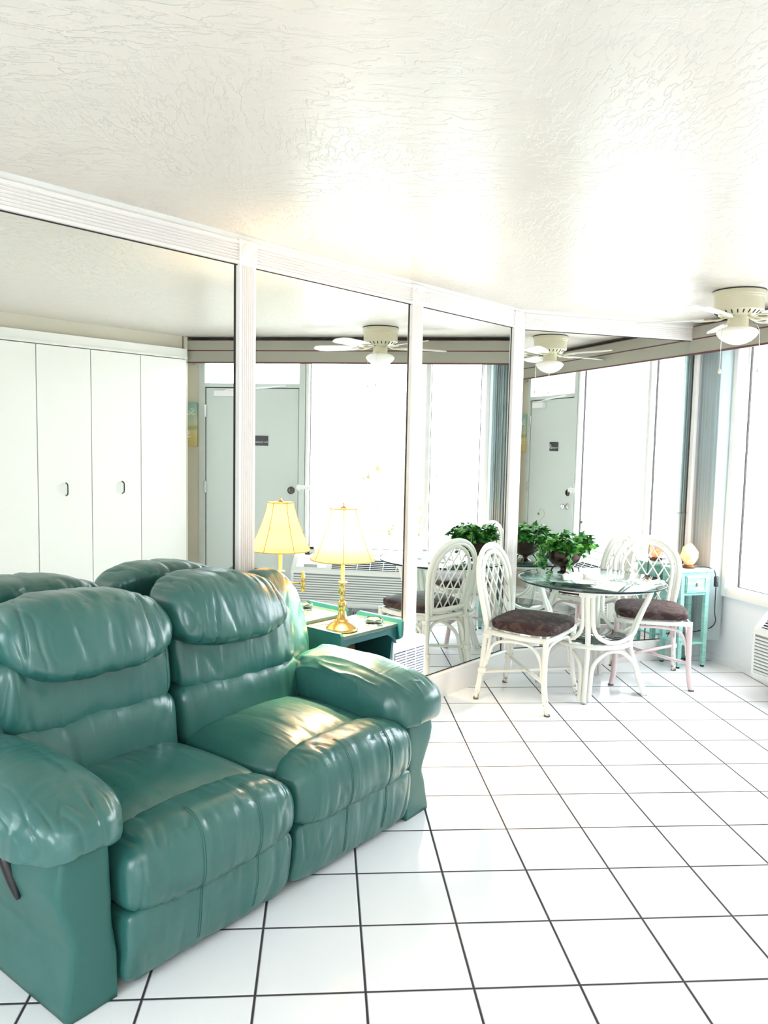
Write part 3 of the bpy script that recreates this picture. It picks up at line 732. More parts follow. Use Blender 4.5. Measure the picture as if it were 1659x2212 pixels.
# arm pads
def armpad(side):
    def md(w, u):
        fy = (w.y+0.07)/0.68                 # 0 front .. 1 back
        zc = -0.045*max(0, 1-fy)**1.5 + 0.012*math.sin(PI*fy)
        # hang over on both sides
        w2 = Vector((w.x, w.y, w.z+zc - 0.050*abs(u.x)**2.2))
        w2.x += -0.012*max(0, min(1, -u.x*2))*(1-fy)
        w2.x = 0.045+(w2.x-0.045)*(1-0.20*max(0, (0.22-fy)/0.22)**2) 
        if side > 0: w2.x = L-w2.x
        return w2
    dxx, dzz = (0.0, 0.0) if side < 0 else (0.052, -0.026)
    return pillow(-0.115+dxx, 0.205+dxx, -0.075, 0.63, 0.492+dzz*2.6, 0.655+dzz, p=3.3, n_=60, mod=md, wr=0.0065, wdir='x' if False else 'x', wf=13, seed=11+side, pinch=2.6)
for sd_ in (-1, 1): obj('arm_pad', armpad(sd_), leaY, sofa)
# seats
X0 = (0.160, 0.820); X1 = (0.815, 1.495)
for k in range(2):
    a, b_ = X0[k], X1[k]; hh = 0.0 if k == 0 else 0.015
    obj('seat_cushion', pillow(a, b_, 0.06, 0.66, 0.26, 0.415+hh, p=5.0, n_=50, wr=0.004, wdir='x', wf=7, seed=20+k, puff=0.045), leaX, sofa)
    def mb(w, u):
        w2 = w.copy()
        w2.y -= 0.018*math.sin(PI*min(max((w.z-0.2)/0.24, 0), 1))
        w2.z -= 0.02*abs(u.x)**4
        return w2
    bol = obj('seat_bolster', pillow(a+0.002, b_-0.002, -0.060, 0.150, 0.205, 0.455+hh, p=3.6, n_=60, mod=mb, wr=0.0065, wdir='x', wf=19, seed=30+k*7, pinch=0.8), leaX, sofa)
    def mf(w, u):
        w2 = w.copy()
        t_ = min(max((0.20-w.z)/0.18, 0), 1)
        w2.y += 0.03*t_*t_
        return w2
    ftr = obj('footrest_panel', pillow(a+0.004, b_-0.004, -0.045, 0.10, 0.016, 0.250, p=8.0, n_=56, mod=mf, wr=0.0050, wdir='x', wf=17, seed=50+k*5, pinch=0.8), leaX, sofa)
    # stitched seams follow the cushion surface
    def seam(target, q, yc, zc, a0_, a1_):
        bv = BVHTree.FromPolygons([v.co.copy() for v in target.data.vertices], [tuple(p.vertices) for p in target.data.polygons])
        for dx_ in (-0.004, 0.004):
            P = []
            for i_ in range(33):
                an = R(a0_+(a1_-a0_)*i_/32); xx = a+(b_-a)*q+dx_+0.003*math.sin(i_*0.12+q*9)
                hit = bv.ray_cast(Vector((xx, yc, zc)), Vector((0, math.cos(an), math.sin(an))))
                if hit[0] is not None: P.append(hit[0]+hit[1]*0.0004*(1 if hit[1].dot(Vector((0, math.cos(an), math.sin(an)))) > 0 else -1))
            if len(P) > 3: sm = obj('seam', tube(bmesh.new(), P, 0.0016, 6), leaP, target)
    for q in (0.36, 0.70):
        seam(bol, q, 0.045, 0.33+hh*0.5, 100, 232)
        seam(ftr, q+0.02, 0.06, 0.14, 138, 226)
# backs
def recl(w, u=None): return w
HB = ((0.160, 0.785), (0.800, 1.380))
for k in range(2):
    a, b_ = ((0.145, 0.810), (0.818, 1.485))[k]
    def m1(w, u):
        w2 = w.copy(); w2.y += 0.16*(w.z-0.45); return w2
    obj('lower_back', pillow(a, b_, 0.530, 0.80, 0.32, 0.620, p=4.6, n_=52, mod=m1, wr=0.006, wdir='x', wf=9, seed=70+k, pinch=1.5), leaX, sofa)
    obj('middle_back', pillow(a, b_, 0.535, 0.82, 0.545, 0.850, p=4.6, n_=52, mod=m1, wr=0.0075, wdir='x', wf=11, seed=80+k*3, pinch=1.5), leaX, sofa)
    h0, h1 = HB[k]
    def m2(w, u):
        w2 = w.copy(); q = (w.z-0.76)/0.25
        w2.y += 0.10*max(q, 0)
        w2.z -= 0.026*abs(u.x)**3 * max(-0.5, min(1, u.z*2))
        w2.z += -0.02*u.x*(1 if k == 1 else 0.6)*min(1, max(0, u.z*2))
        return w2
    obj('headrest', pillow(h0, h1, 0.475, 0.785, 0.735, 1.008, p=3.3, n_=60, mod=m2, wr=0.0075, wdir='x', wf=14, seed=93+k*6, pinch=2.2), leaX, sofa)
for sd_ in (-1, 1):
    def m3(w, u):
        w2 = w.copy(); q = min(max((w.z-0.45)/0.5, 0), 1)
        w2.y += 0.10*q
        # rounded shoulder: narrower towards the top at the outer side
        w2.x += -0.045*max(0, u.x)*max(0, (w.z-0.70)/0.25)**1.5
        if sd_ < 0: w2.x = L-w2.x
        return w2
    obj('side_wing', pillow(1.285, 1.635, 0.600, 0.795, 0.42, 0.962, p=2.9, n_=50, mod=m3, wr=0.007, wdir='y' if False else 'z', wf=12, seed=110+sd_, pinch=2.0), leaX, sofa)
bm = bmesh.new(); box(bm, 0.02, L-0.02, 0.74, 0.835, 0.03, 0.86, bev=0.03, seg=3); obj('back_shell', bm, leaP, sofa)
obj('base_frame', boxes((0.12, L-0.12, 0.10, 0.76, 0.03, 0.28)), blackm, sofa, smooth=False)
# recliner lever on the outer side of the near arm
bm = bmesh.new(); tube(bm, [(-0.012, 0.33, 0.455), (-0.022, 0.305, 0.435), (-0.024, 0.262, 0.385), (-0.022, 0.225, 0.325), (-0.020, 0.205, 0.285)], [0.010, 0.020, 0.022, 0.016, 0.006], 12, smooth=6)
obj('recliner_lever', bm, blackm, sofa)
tag(sofa, 'green leather reclining loveseat with puffy headrests and thick arm pads', 'sofa')

# ------------------------------------------------------------------ teal side table by the sofa
ths = Matrix.Translation((0.075, 3.625, 0)) @ Matrix.Rotation(R(45), 4, 'Z')     # x along wall, y towards wall
st = empty('side_table', ths)
TW, TD, TZ = 0.455, 0.285, 0.640
bm = bmesh.new(); box(bm, 0.01, TW-0.01, 0.0, TD, TZ-0.018, TZ, bev=0.003); obj('table_top', bm, mat('teal_top_worn', (0.09, 0.15, 0.12), 0.18), st, smooth=False)
apr = [(0.02, TZ-0.018)]
for i in range(0, 13):
    q = i/12; x = 0.02+(TW-0.04)*q
    d = 0.030+0.055*(max(0, abs(q-0.5)-0.34)/0.16)**1.5
    apr.append((x, TZ-0.018-d))
apr.append((TW-0.02, TZ-0.018))
obj('apron', prism(bmesh.new(), apr, 0.004, 0.018, 'y'), teal, st, smooth=False)
bm = bmesh.new()
for x0 in (0.0, TW-0.016):
    e_prof = [(-0.02, TZ-0.075), (-0.026, TZ-0.06), (-0.026, TZ+0.010), (-0.016, TZ+0.022), (TD-0.02, TZ+0.022), (TD, TZ+0.008), (TD, TZ-0.06), (TD-0.03, TZ-0.09), (0.03, TZ-0.09), (0.0, TZ-0.085)]
    b2 = bmesh.new(); prism(b2, e_prof, x0, x0+0.016, 'x'); obj('end_board', b2, teal, st, smooth=False)
for x0 in (0.02, TW-0.036):
    sp_ = [(0.02, 0.02), (0.03, 0.25), (0.055, 0.36), (0.03, 0.46), (0.015, TZ-0.04), (0.015, TZ-0.018), (TD-0.01, TZ-0.018), (TD-0.01, 0.02)]
    b2 = bmesh.new(); prism(b2, sp_, x0, x0+0.016, 'x'); obj('side_panel', b2, teal, st, smooth=False)
obj('back_panel', boxes((0.03, TW-0.03, TD-0.014, TD-0.004, 0.20, TZ-0.02)), brownwood, st, smooth=False)
obj('lower_shelf', boxes((0.036, TW+0.02, 0.01, TD-0.015, 0.395, 0.412), bev=0.002), teal, st, smooth=False)
obj('bottom_shelf', boxes((0.036, TW-0.036, 0.02, TD-0.015, 0.08, 0.096)), teal, st, smooth=False)
tag(st, 'teal painted wooden side table with raised ends between sofa and mirror', 'side table')
# ashtray
ast = empty('glass_ashtray', loc=(0.262, 3.905, TZ))
bm = lathe(bmesh.new(), [(0.0, 0.0), (0.040, 0.0), (0.046, 0.004), (0.048, 0.030), (0.044, 0.033), (0.040, 0.030), (0.038, 0.010), (0.0, 0.008)], 32)
for v in bm.verts:
    if v.co.z > 0.028:
        a = math.atan2(v.co.y, v.co.x); v.co.z -= 0.005*max(0, math.cos(4*a))**6
obj('dish', bm, clearglass, ast); tag(ast, 'round clear glass ashtray on the teal side table', 'ashtray')
# ------------------------------------------------------------------ brass lamp
lamp = empty('brass_table_lamp', loc=(0.10, 3.785, TZ+0.0005))
z0 = 0.0
obj('lamp_base', lathe(bmesh.new(), [(0.0, 0), (0.078, 0), (0.079, 0.012), (0.074, 0.017), (0.070, 0.018), (0.060, 0.032), (0.042, 0.040), (0.040, 0.046), (0.034, 0.052), (0.026, 0.060), (0.018, 0.095), (0.016, 0.105), (0.020, 0.108), (0.020, 0.138), (0.015, 0.142), (0.0, 0.142)], 40), brass, lamp)
obj('stem', lathe(bmesh.new(), [(0.0, 0.14), (0.010, 0.14), (0.014, 0.150), (0.010, 0.160), (0.010, 0.185), (0.014, 0.192), (0.008, 0.200), (0.014, 0.215), (0.010, 0.222), (0.024, 0.230), (0.026, 0.233), (0.024, 0.236), (0.009, 0.238), (0.009, 0.46), (0.012, 0.465), (0.012, 0.50), (0.0, 0.50)], 24), brass, lamp)
bm = bmesh.new(); tube(bm, [(0, 0.0, 0.165), (0.0, 0.05, 0.172), (0.005, 0.105, 0.172)], 0.0045, 10); lathe(bm, [(0.0, 0.105), (0.010, 0.108), (0.011, 0.150), (0.009, 0.155), (0.011, 0.160), (0.011, 0.195), (0.006, 0.200), (0.008, 0.208), (0.0, 0.216)], 16, c=(0.006, 0.118, 0.02))
tube(bm, [(0.0, 0.0, 0.195), (-0.012, 0.008, 0.200), (-0.014, 0.012, 0.180), (0.004, 0.01, 0.165)], 0.005, 8, smooth=5)
obj('swing_arm', bm, brass, lamp)
SB, ST = 0.345, 0.590
prof = [(0.154-0.088*(1-(1-q)**1.35) , SB+(ST-SB)*q) for q in [i/10 for i in range(11)]]
bm = lathe(bmesh.new(), prof, 60, cap=False)
for v in bm.verts:   # six soft panels
    a = math.atan2(v.co.y, v.co.x); k = 1-0.022*abs(math.cos(3*a)); v.co.x *= k; v.co.y *= k
shd = obj('lamp_shade', bm, shadem, lamp)
bm = bmesh.new()
for i in range(6):
    a = 2*PI*(i+0.5)/6; tube(bm, [(r_*1.004*math.cos(a), r_*1.004*math.sin(a), z) for r_, z in prof], 0.0022, 6)
for r_, z in (prof[0], prof[-1]): tube(bm, [(r_*math.cos(2*PI*j/40), r_*math.sin(2*PI*j/40), z) for j in range(40)], 0.0028, 6, closed=True)
obj('shade_piping', bm, shadetrim, shd)
bm = lathe(bmesh.new(), [(0.0, 0.586), (0.016, 0.588), (0.018, 0.592), (0.005, 0.600), (0.003, 0.604), (0.006, 0.609), (0.003, 0.615), (0.0, 0.617)], 20)
for i in range(3): tube(bm, [(0, 0, 0.588), (0.064*math.cos(i*2.09), 0.064*math.sin(i*2.09), 0.589)], 0.0018, 6)
obj('finial', bm, brass, lamp)
bm = bmesh.new(); sphere(bm, (0, 0, 0.53), 0.026, 16); obj('bulb', bm, bulbm, lamp)
ld = bpy.data.lights.new('lamp_light', 'POINT'); ld.energy = 74; ld.color = (1.0, 0.75, 0.46); ld.shadow_soft_size = 0.035
lo = bpy.data.objects.new('lamp_light', ld); C.objects.link(lo); lo.location = (0, 0, 0.47); lo.parent = lamp
tag(lamp, 'brass table lamp with lit cream bell shade on the teal side table', 'lamp')
# lamp cord
cd = obj('electric_cord', tube(bmesh.new(), [(0.055, 3.84, TZ+0.006), (0.02, 3.86, TZ+0.012), (-0.02, 3.85, TZ+0.006), (-0.06, 3.80, TZ+0.02)], 0.003, 8, smooth=6), brass)
tag(cd, 'short gold lamp cord lying behind the brass lamp base', 'cord')
# ------------------------------------------------------------------ air purifier / dehumidifier
FR = Matrix.Translation((0.368, 4.005, 0)) @ Matrix.Rotation(R(45), 4, 'Z')
ap = empty('air_purifier', FR)
AW, AD, AH = 0.285, 0.20, 0.515
bm = bmesh.new(); box(bm, 0, AW, 0, AD, 0.02, AH, bev=0.012, seg=3); obj('housing', bm, mat('purifier_white', (0.88, 0.90, 0.92), 0.35), ap, autos=40)
obj('grille_recess', boxes((0.018, AW-0.022, -0.0012, 0.004, 0.08, AH-0.055)), mat('purifier_slot_shade', (0.05, 0.08, 0.20), 0.6), ap, smooth=False)  # dark backing stands in for shade between the slats
bm = bmesh.new()
for i in range(27):
    z = 0.08+i*0.0141; box(bm, 0.018, AW-0.022, -0.006, -0.001, z, z+0.0085)
for x in (0.105, 0.185): box(bm, x, x+0.005, -0.0065, -0.001, 0.08, AH-0.055)
obj('louvers', bm, mat('purifier_white', (0, 0, 0)), ap, smooth=False)
obj('button', boxes((0.12, 0.15, 0.06, 0.075, AH, AH+0.002), bev=0.0005), blackm, ap, smooth=False)
obj('feet', boxes((0.02, 0.05, 0.02, AD-0.02, 0, 0.021), (AW-0.05, AW-0.02, 0.02, AD-0.02, 0, 0.021)), blackm, ap, smooth=False)
tag(ap, 'white air purifier with slatted front, standing on the floor between side table and mirror', 'air purifier')

# ------------------------------------------------------------------ rattan dining chairs
def ellipse_back(t_, wx, zb, zt, y_at):
    pass
def yb(z): # lean of the back, local y (front is +y)
    if z < 0.42: return -0.235+0.045*(z/0.42)
    return -0.190-0.085*((z-0.42)/0.51)**1.2
def hoopx(z, wmax, zb, zt, zm):
    # half width of the hoop at height z
    if z >= zm: return wmax*math.sqrt(max(0, 1-((z-zm)/(zt-zm))**2))
    return wmax*(1-0.20*((zm-z)/(zm-zb))**1.4)
def hoop_pts(wmax, zb, zt, zm, dy=0.0, n_=10):
    P = []
    for i in range(n_+1):
        z = zb+(zm-zb)*i/n_; P.append((-hoopx(z, wmax, zb, zt, zm), yb(z)+dy, z))
    for i in range(1, 24):
        a = PI*i/24; z = zm+(zt-zm)*math.sin(a); P.append((-wmax*math.cos(a), yb(z)+dy, z))
    for i in range(n_, -1, -1):
        z = zb+(zm-zb)*i/n_; P.append((hoopx(z, wmax, zb, zt, zm), yb(z)+dy, z))
    return P
def make_chair(pink=False):
    r = empty('rattan_dining_chair')
    m_leg = canep if pink else canechip
    # outer + inner hoops
    obj('outer_hoop', tube(bmesh.new(), hoop_pts(0.218, 0.44, 0.925, 0.715), 0.0155, 12), canew, r)
    obj('inner_hoop', tube(bmesh.new(), hoop_pts(0.168, 0.47, 0.882, 0.705, 0.004), 0.0125, 10), canew, r)
    obj('middle_hoop', tube(bmesh.new(), hoop_pts(0.196, 0.44, 0.905, 0.712, -0.012), 0.0105, 10), canew, r)
    # lattice
    bm = bmesh.new(); wi, zb, zt, zm = 0.160, 0.475, 0.875, 0.705
    def inside(x, z): return zb <= z <= zt and abs(x) <= hoopx(z, wi, zb, zt, zm)
    slope = 1.67
    for sgn in (-1, 1):
        for c0 in [(-0.50+0.125*i) for i in range(12)]:
            pts = []
            for k in range(121):
                x = -0.17+0.34*k/120; z = 0.66+sgn*slope*x+(c0)
                if inside(x, z): pts.append((x, yb(z)+0.004+0.003*sgn, z))
            if len(pts) > 4: tube(bm, [pts[0], pts[len(pts)//2], pts[-1]], 0.0048, 6)
    obj('lattice', bm, canew, r)
    # rear rail
    obj('back_rail', tube(bmesh.new(), [(-0.19, -0.19, 0.475), (-0.10, -0.205, 0.470), (0.10, -0.205, 0.470), (0.19, -0.19, 0.475)], 0.014, 10, smooth=5), canew, r)
    # rear legs (pair of poles each)
    for s_ in (-1, 1):
        bm = bmesh.new()
        tube(bm, [(s_*0.175, -0.192, 0.46), (s_*0.188, -0.198, 0.36), (s_*0.196, -0.212, 0.20), (s_*0.210, -0.237, 0.0)], 0.0155, 12, smooth=5)
        lg = obj('leg', bm, m_leg if not pink else canechip, r)
        bm = bmesh.new(); tube(bm, [(s_*0.178, -0.170, 0.45), (s_*0.184, -0.168, 0.36), (s_*0.192, -0.188, 0.24), (s_*0.199, -0.206, 0.15)], 0.011, 10, smooth=5)
        tube(bm, [(s_*0.186, -0.15, 0.30), (s_*0.187, -0.165, 0.355), (s_*0.187, -0.19, 0.335)], 0.006, 8)
        obj('leg_splice', bm, canew, lg)
        for z in (0.185, 0.40):
            bm = bmesh.new(); lathe(bm, [(0.0215, -0.014), (0.024, -0.010), (0.0215, -0.005), (0.024, 0.0), (0.0215, 0.005), (0.024, 0.010), (0.0215, 0.014)], 14, c=(s_*(0.196 if z < 0.3 else 0.186), -0.207 if z < 0.3 else -0.186, z), sy=1.25, cap=False)
            obj('binding', bm, canew, lg)
        obj('glide', lathe(bmesh.new(), [(0.0, -0.0), (0.0165, 0.0), (0.0165, 0.012), (0.0, 0.012)], 14, c=(s_*0.210, -0.237, 0)), greyfoot, lg)
        # front leg
        bm = bmesh.new(); tube(bm, [(s_*0.225, 0.205, 0.440), (s_*0.226, 0.203, 0.30), (s_*0.228, 0.205, 0.16), (s_*0.236, 0.222, 0.06), (s_*0.248, 0.237, 0.0)], 0.0170, 12, smooth=5)
        lg = obj('leg', bm, m_leg, r)
        obj('glide', lathe(bmesh.new(), [(0.0, 0), (0.018, 0.0), (0.018, 0.010), (0.0, 0.010)], 14, c=(s_*0.248, 0.237, 0)), greyfoot, lg)
    # seat frame ring
    fr_ = [(-0.225, 0.210, 0.425), (0.225, 0.210, 0.425), (0.222, 0.05, 0.422), (0.190, -0.175, 0.420), (0.10, -0.20, 0.420), (-0.10, -0.20, 0.420), (-0.190, -0.175, 0.420), (-0.222, 0.05, 0.422)]
    bm = bmesh.new(); tube(bm, fr_, 0.0165, 10, closed=True); obj('seat_frame', bm, canew, r)
    # arched braces
    bm = bmesh.new()
    for s_ in (-1, 1):
        tube(bm, [(s_*0.222, 0.185, 0.20), (s_*0.220, 0.170, 0.31), (s_*0.216, 0.10, 0.382), (s_*0.205, -0.05, 0.385), (s_*0.195, -0.140, 0.345), (s_*0.194, -0.175, 0.25)], 0.0095, 8, smooth=6)
    for y, w in ((0.200, 0.215), (-0.185, 0.180)):
        tube(bm, [(-w, y, 0.22), (-w+0.015, y, 0.31), (-w+0.085, y, 0.385), (w-0.085, y, 0.385), (w-0.015, y, 0.31), (w, y, 0.22)], 0.0095, 8, smooth=6)
    obj('brace', bm, canep if pink else canew, r)
    bm = bmesh.new(); tube(bm, [(-0.226, 0.200, 0.168), (0.196, -0.205, 0.172)], 0.0105, 8); tube(bm, [(0.226, 0.200, 0.180), (-0.196, -0.205, 0.184)], 0.0105, 8)
    obj('cross_stretcher', bm, canep if pink else canew, r)
    def ms(w, u):
        k = 1-0.10*max(0, -u.y)
        return Vector((w.x*k, w.y, w.z))
    obj('seat', pillow(-0.228, 0.228, -0.185, 0.245, 0.438, 0.510, p=4.5, n_=20, mod=ms, wr=0.001, wdir='z', wf=8, puff=0.016), seatm, r)
    return r
ch1 = make_chair(False); f_ = Vector((0.375, -0.290)); ch1.location = (1.2625, 4.703, 0); ch1.rotation_euler = (0, 0, math.atan2(f_.y, f_.x)-PI/2)
ch1['label'] = 'white rattan dining chair with chipped feet, left of the glass table'; ch1['category'] = 'chair'; ch1['group'] = 'rattan chairs at the glass table'
ch2 = make_chair(True); f_ = Vector((-0.132, -0.467)); ch2.location = (2.192, 5.107, 0); ch2.rotation_euler = (0, 0, math.atan2(f_.y, f_.x)-PI/2)
ch2['label'] = 'white rattan dining chair with pinkish front legs, between glass table and aqua stand'; ch2['category'] = 'chair'; ch2['group'] = 'rattan chairs at the glass table'

# ------------------------------------------------------------------ rattan pedestal + glass top
tb = empty('rattan_glass_table', loc=(1.725, 4.878, 0), rz=0)
a0 = math.atan2(4.572-4.878, 1.582-1.725)
GZ = 0.700
def pol(a, r_, z): return (r_*math.cos(a), r_*math.sin(a), z)
for k in range(4):
    a = a0+k*PI/2; t_ = 0.030
    bm = bmesh.new()
    tube(bm, [pol(a, 0.335, 0.0), pol(a, 0.295, 0.12), pol(a, 0.245, 0.26), pol(a, 0.232, 0.34), pol(a, 0.265, 0.46), pol(a, 0.325, 0.60), pol(a, 0.352, GZ-0.012)], 0.0165, 12, smooth=6)
    lg = obj('leg', bm, canew, tb)
    obj('glide', lathe(bmesh.new(), [(0.0, 0), (0.015, 0), (0.015, 0.010), (0.0, 0.010)], 12, c=pol(a, 0.335, 0)), greyfoot, lg)
    # block at the top
    bm = bmesh.new(); d = Vector((math.cos(a), math.sin(a), 0)); s2 = Vector((-d.y, d.x, 0)); 
    vs = [bm.verts.new(d*(0.345+i*0.034)+s2*(j*0.050)+Vector((0, 0, z))) for i in (-0.5, 0.5) for j in (-1, 1) for z in (GZ-0.048, GZ-0.004)]
    for f in [(0, 1, 3, 2), (4, 6, 7, 5), (0, 4, 5, 1), (2, 3, 7, 6), (0, 2, 6, 4), (1, 5, 7, 3)]: bm.faces.new([vs[i] for i in f])
    bmesh.ops.bevel(bm, geom=list(bm.edges), offset=0.006, segments=2, affect='EDGES'); obj('top_block', bm, canew, lg, smooth=False)
    # lower arch between this leg and next
    def side(a_, r_, off, z):
        return (r_*math.cos(a_)-off*math.sin(a_), r_*math.sin(a_)+off*math.cos(a_), z)
    b_ = a+PI/2; mid = a+PI/4
    bm = bmesh.new()
    tube(bm, [side(a, 0.328, t_, 0.012), side(a, 0.288, t_, 0.12), side(a, 0.255, t_+0.010, 0.215), pol(mid-0.35, 0.215, 0.278), pol(mid, 0.200, 0.292), pol(mid+0.35, 0.215, 0.278), side(b_, 0.255, -t_-0.010, 0.215), side(b_, 0.288, -t_, 0.12), side(b_, 0.328, -t_, 0.012)], 0.0130, 10, smooth=6)
    obj('lower_arch', bm, canew, tb)
    bm = bmesh.new()
    tube(bm, [side(a, 0.342, t_, GZ-0.04), side(a, 0.318, t_, 0.58), side(a, 0.275, t_+0.004, 0.46), side(a, 0.255, t_+0.03, 0.40), pol(mid-0.30, 0.235, 0.362), pol(mid, 0.228, 0.352), pol(mid+0.30, 0.235, 0.362), side(b_, 0.255, -t_-0.03, 0.40), side(b_, 0.275, -t_-0.004, 0.46), side(b_, 0.318, -t_, 0.58), side(b_, 0.342, -t_, GZ-0.04)], 0.0130, 10, smooth=6)
    obj('upper_loop', bm, canew, tb)
bm = bmesh.new(); tube(bm, [pol(2*PI*i/40, 0.235, 0.325) for i in range(40)], 0.0155, 10, closed=True); obj('middle_ring', bm, canew, tb)
bm = bmesh.new(); tube(bm, [pol(2*PI*i/48, 0.350, GZ-0.016) for i in range(48)], 0.0140, 10, closed=True); obj('top_ring', bm, canew, tb)
obj('shelf_glass', lathe(bmesh.new(), [(0.0, 0.343), (0.222, 0.343), (0.224, 0.346), (0.222, 0.350), (0.0, 0.350)], 48), mat('smoked_shelf_glass', (0.05, 0.05, 0.055), 0.03, 0.0, Specular_IOR_Level=0.9), tb)
bm = bmesh.new(); lathe(bm, [(0.0, GZ), (0.452, GZ), (0.458, GZ+0.003), (0.460, GZ+0.006), (0.458, GZ+0.009), (0.452, GZ+0.012), (0.0, GZ+0.012)], 96, c=(-0.02, 0, 0))
gt = obj('glass_top', bm, tableglass, tb, autos=30)
obj('dark_rim', lathe(bmesh.new(), [(0.4575, GZ-0.0002), (0.4605, GZ+0.001), (0.4616, GZ+0.006), (0.4605, GZ+0.0115)], 96, c=(-0.02, 0, 0), cap=False), mat('glass_edge_dark_green', (0.004, 0.02, 0.03), 0.1), gt)
tag(tb, 'round glass dining table on a white rattan pedestal base', 'table')
TOPZ = GZ+0.0125

# ------------------------------------------------------------------ ivy in a bronze bowl
pl = empty('ivy_plant', loc=(1.585, 5.085, TOPZ))
bm = lathe(bmesh.new(), [(0.0, 0.036), (0.03, 0.038), (0.070, 0.055), (0.100, 0.085), (0.112, 0.125), (0.108, 0.155), (0.118, 0.164), (0.120, 0.168), (0.112, 0.170), (0.100, 0.158), (0.0, 0.150)], 40)
bw = obj('bowl', bm, bronze, pl)
bm = lathe(bmesh.new(), [(0.0, 0.0), (0.040, 0.0), (0.038, 0.008), (0.020, 0.018), (0.018, 0.030), (0.03, 0.040), (0.0, 0.042)], 24)
for i in range(3):
    a = i*2.094+0.4; tube(bm, [(0.05*math.cos(a), 0.05*math.sin(a), 0.052), (0.075*math.cos(a), 0.075*math.sin(a), 0.028), (0.085*math.cos(a), 0.085*math.sin(a), 0.004)], 0.0055, 8)
obj('bowl_foot', bm, bronze, bw)
bm = bmesh.new(); rnd = random.Random(5)
def leaf(bm, c_, d, nrm, s_):
    d = d.normalized(); nrm = (nrm-d*nrm.dot(d))
    if nrm.length < 1e-4: nrm = d.orthogonal()
    nrm.normalize(); sdv = d.cross(nrm)
    shp = [(0, 0), (-0.1, 0.42), (0.18, 0.34), (0.32, 0.62), (0.55, 0.26), (1.0, 0.0), (0.55, -0.26), (0.32, -0.62), (0.18, -0.34), (-0.1, -0.42)]
    vs = [bm.verts.new(c_+d*(x*s_)+sdv*(y*s_)+nrm*(-0.35*y*y*s_-0.12*x*x*s_)) for x, y in shp]
    ctr = bm.verts.new(c_+d*(0.35*s_)+nrm*(0.05*s_))
    for i in range(len(vs)): bm.faces.new((vs[i], vs[(i+1) % len(vs)], ctr))
stm = bmesh.new()
for i in range(95):
    a = rnd.uniform(0, 2*PI); rr_ = rnd.uniform(0.0, 0.09); ex = rnd.uniform(0.04, 0.115); h_ = rnd.uniform(0.03, 0.095)
    p0 = Vector((rr_*math.cos(a), rr_*math.sin(a), 0.155)); a2 = a+rnd.uniform(-.5, .5); dv = Vector((math.cos(a2), math.sin(a2), 0))
    p1 = p0+dv*ex*0.5+Vector((0, 0, h_)); p2 = p0+dv*ex+Vector((0, 0, h_*rnd.uniform(0.2, 1.0)))
    P = crom([p0, p1, p2], 4); tube(stm, P, 0.0016, 5)
    for q in P[2:]:
        for _ in range(2):
            leaf(bm, q+Vector((rnd.gauss(0, .008), rnd.gauss(0, .008), rnd.gauss(0, .006))), dv+Vector((rnd.gauss(0, .7), rnd.gauss(0, .7), rnd.gauss(-.1, .4))), Vector((rnd.gauss(0, .5), rnd.gauss(0, .5), 1)), rnd.uniform(0.032, 0.054))
# trailing vines: left spill and front drop
def vine(pts, n_, s0=0.028):
    P = crom(pts, 8); tube(stm, P, 0.0018, 5)
    for i, q in enumerate(P):
        if i % max(1, len(P)//n_): continue
        for _ in range(2): leaf(bm, q+Vector((rnd.gauss(0, .008), rnd.gauss(0, .008), rnd.gauss(0, .008))), Vector((rnd.gauss(0, 1), rnd.gauss(0, 1), rnd.gauss(-.3, .5))), Vector((rnd.gauss(0, .6), -1, rnd.gauss(.5, .4))), s0*rnd.uniform(.8, 1.25))
for dx in (0.0, 0.02, -0.02, 0.01):
    vine([(-0.06, -0.03, 0.17), (-0.13+dx, -0.05, 0.20), (-0.165+dx, -0.06, 0.14), (-0.17+dx, -0.055, 0.06)], 9)
vine([(-0.11, -0.04, 0.18), (-0.145, -0.06, 0.10), (-0.13, -0.06, 0.03), (-0.10, -0.07, -0.006+0.012)], 7, 0.022)
vine([(0.0, -0.10, 0.165), (0.01, -0.130, 0.15), (0.0, -0.135, 0.10), (-0.005, -0.128, 0.06)], 6, 0.026)
vine([(0.06, 0.0, 0.17), (0.11, 0.0, 0.19), (0.135, -0.01, 0.14)], 6)
tube(stm, crom([(0.08, 0, 0.20), (0.13, -0.01, 0.28), (0.165, 0.0, 0.33), (0.15, 0.0, 0.37), (0.12, 0.0, 0.375), (0.11, 0, 0.345)], 6), 0.0014, 5)
leaf(bm, Vector((0.11, 0, 0.345)), Vector((-.2, -.2, -1)), Vector((0, -1, 0)), 0.022)
obj('foliage', bm, leafm, pl, smooth=False); obj('stems', stm, stemm, pl)
tag(pl, 'green ivy spilling from a dark bronze footed bowl on the glass table', 'plant')

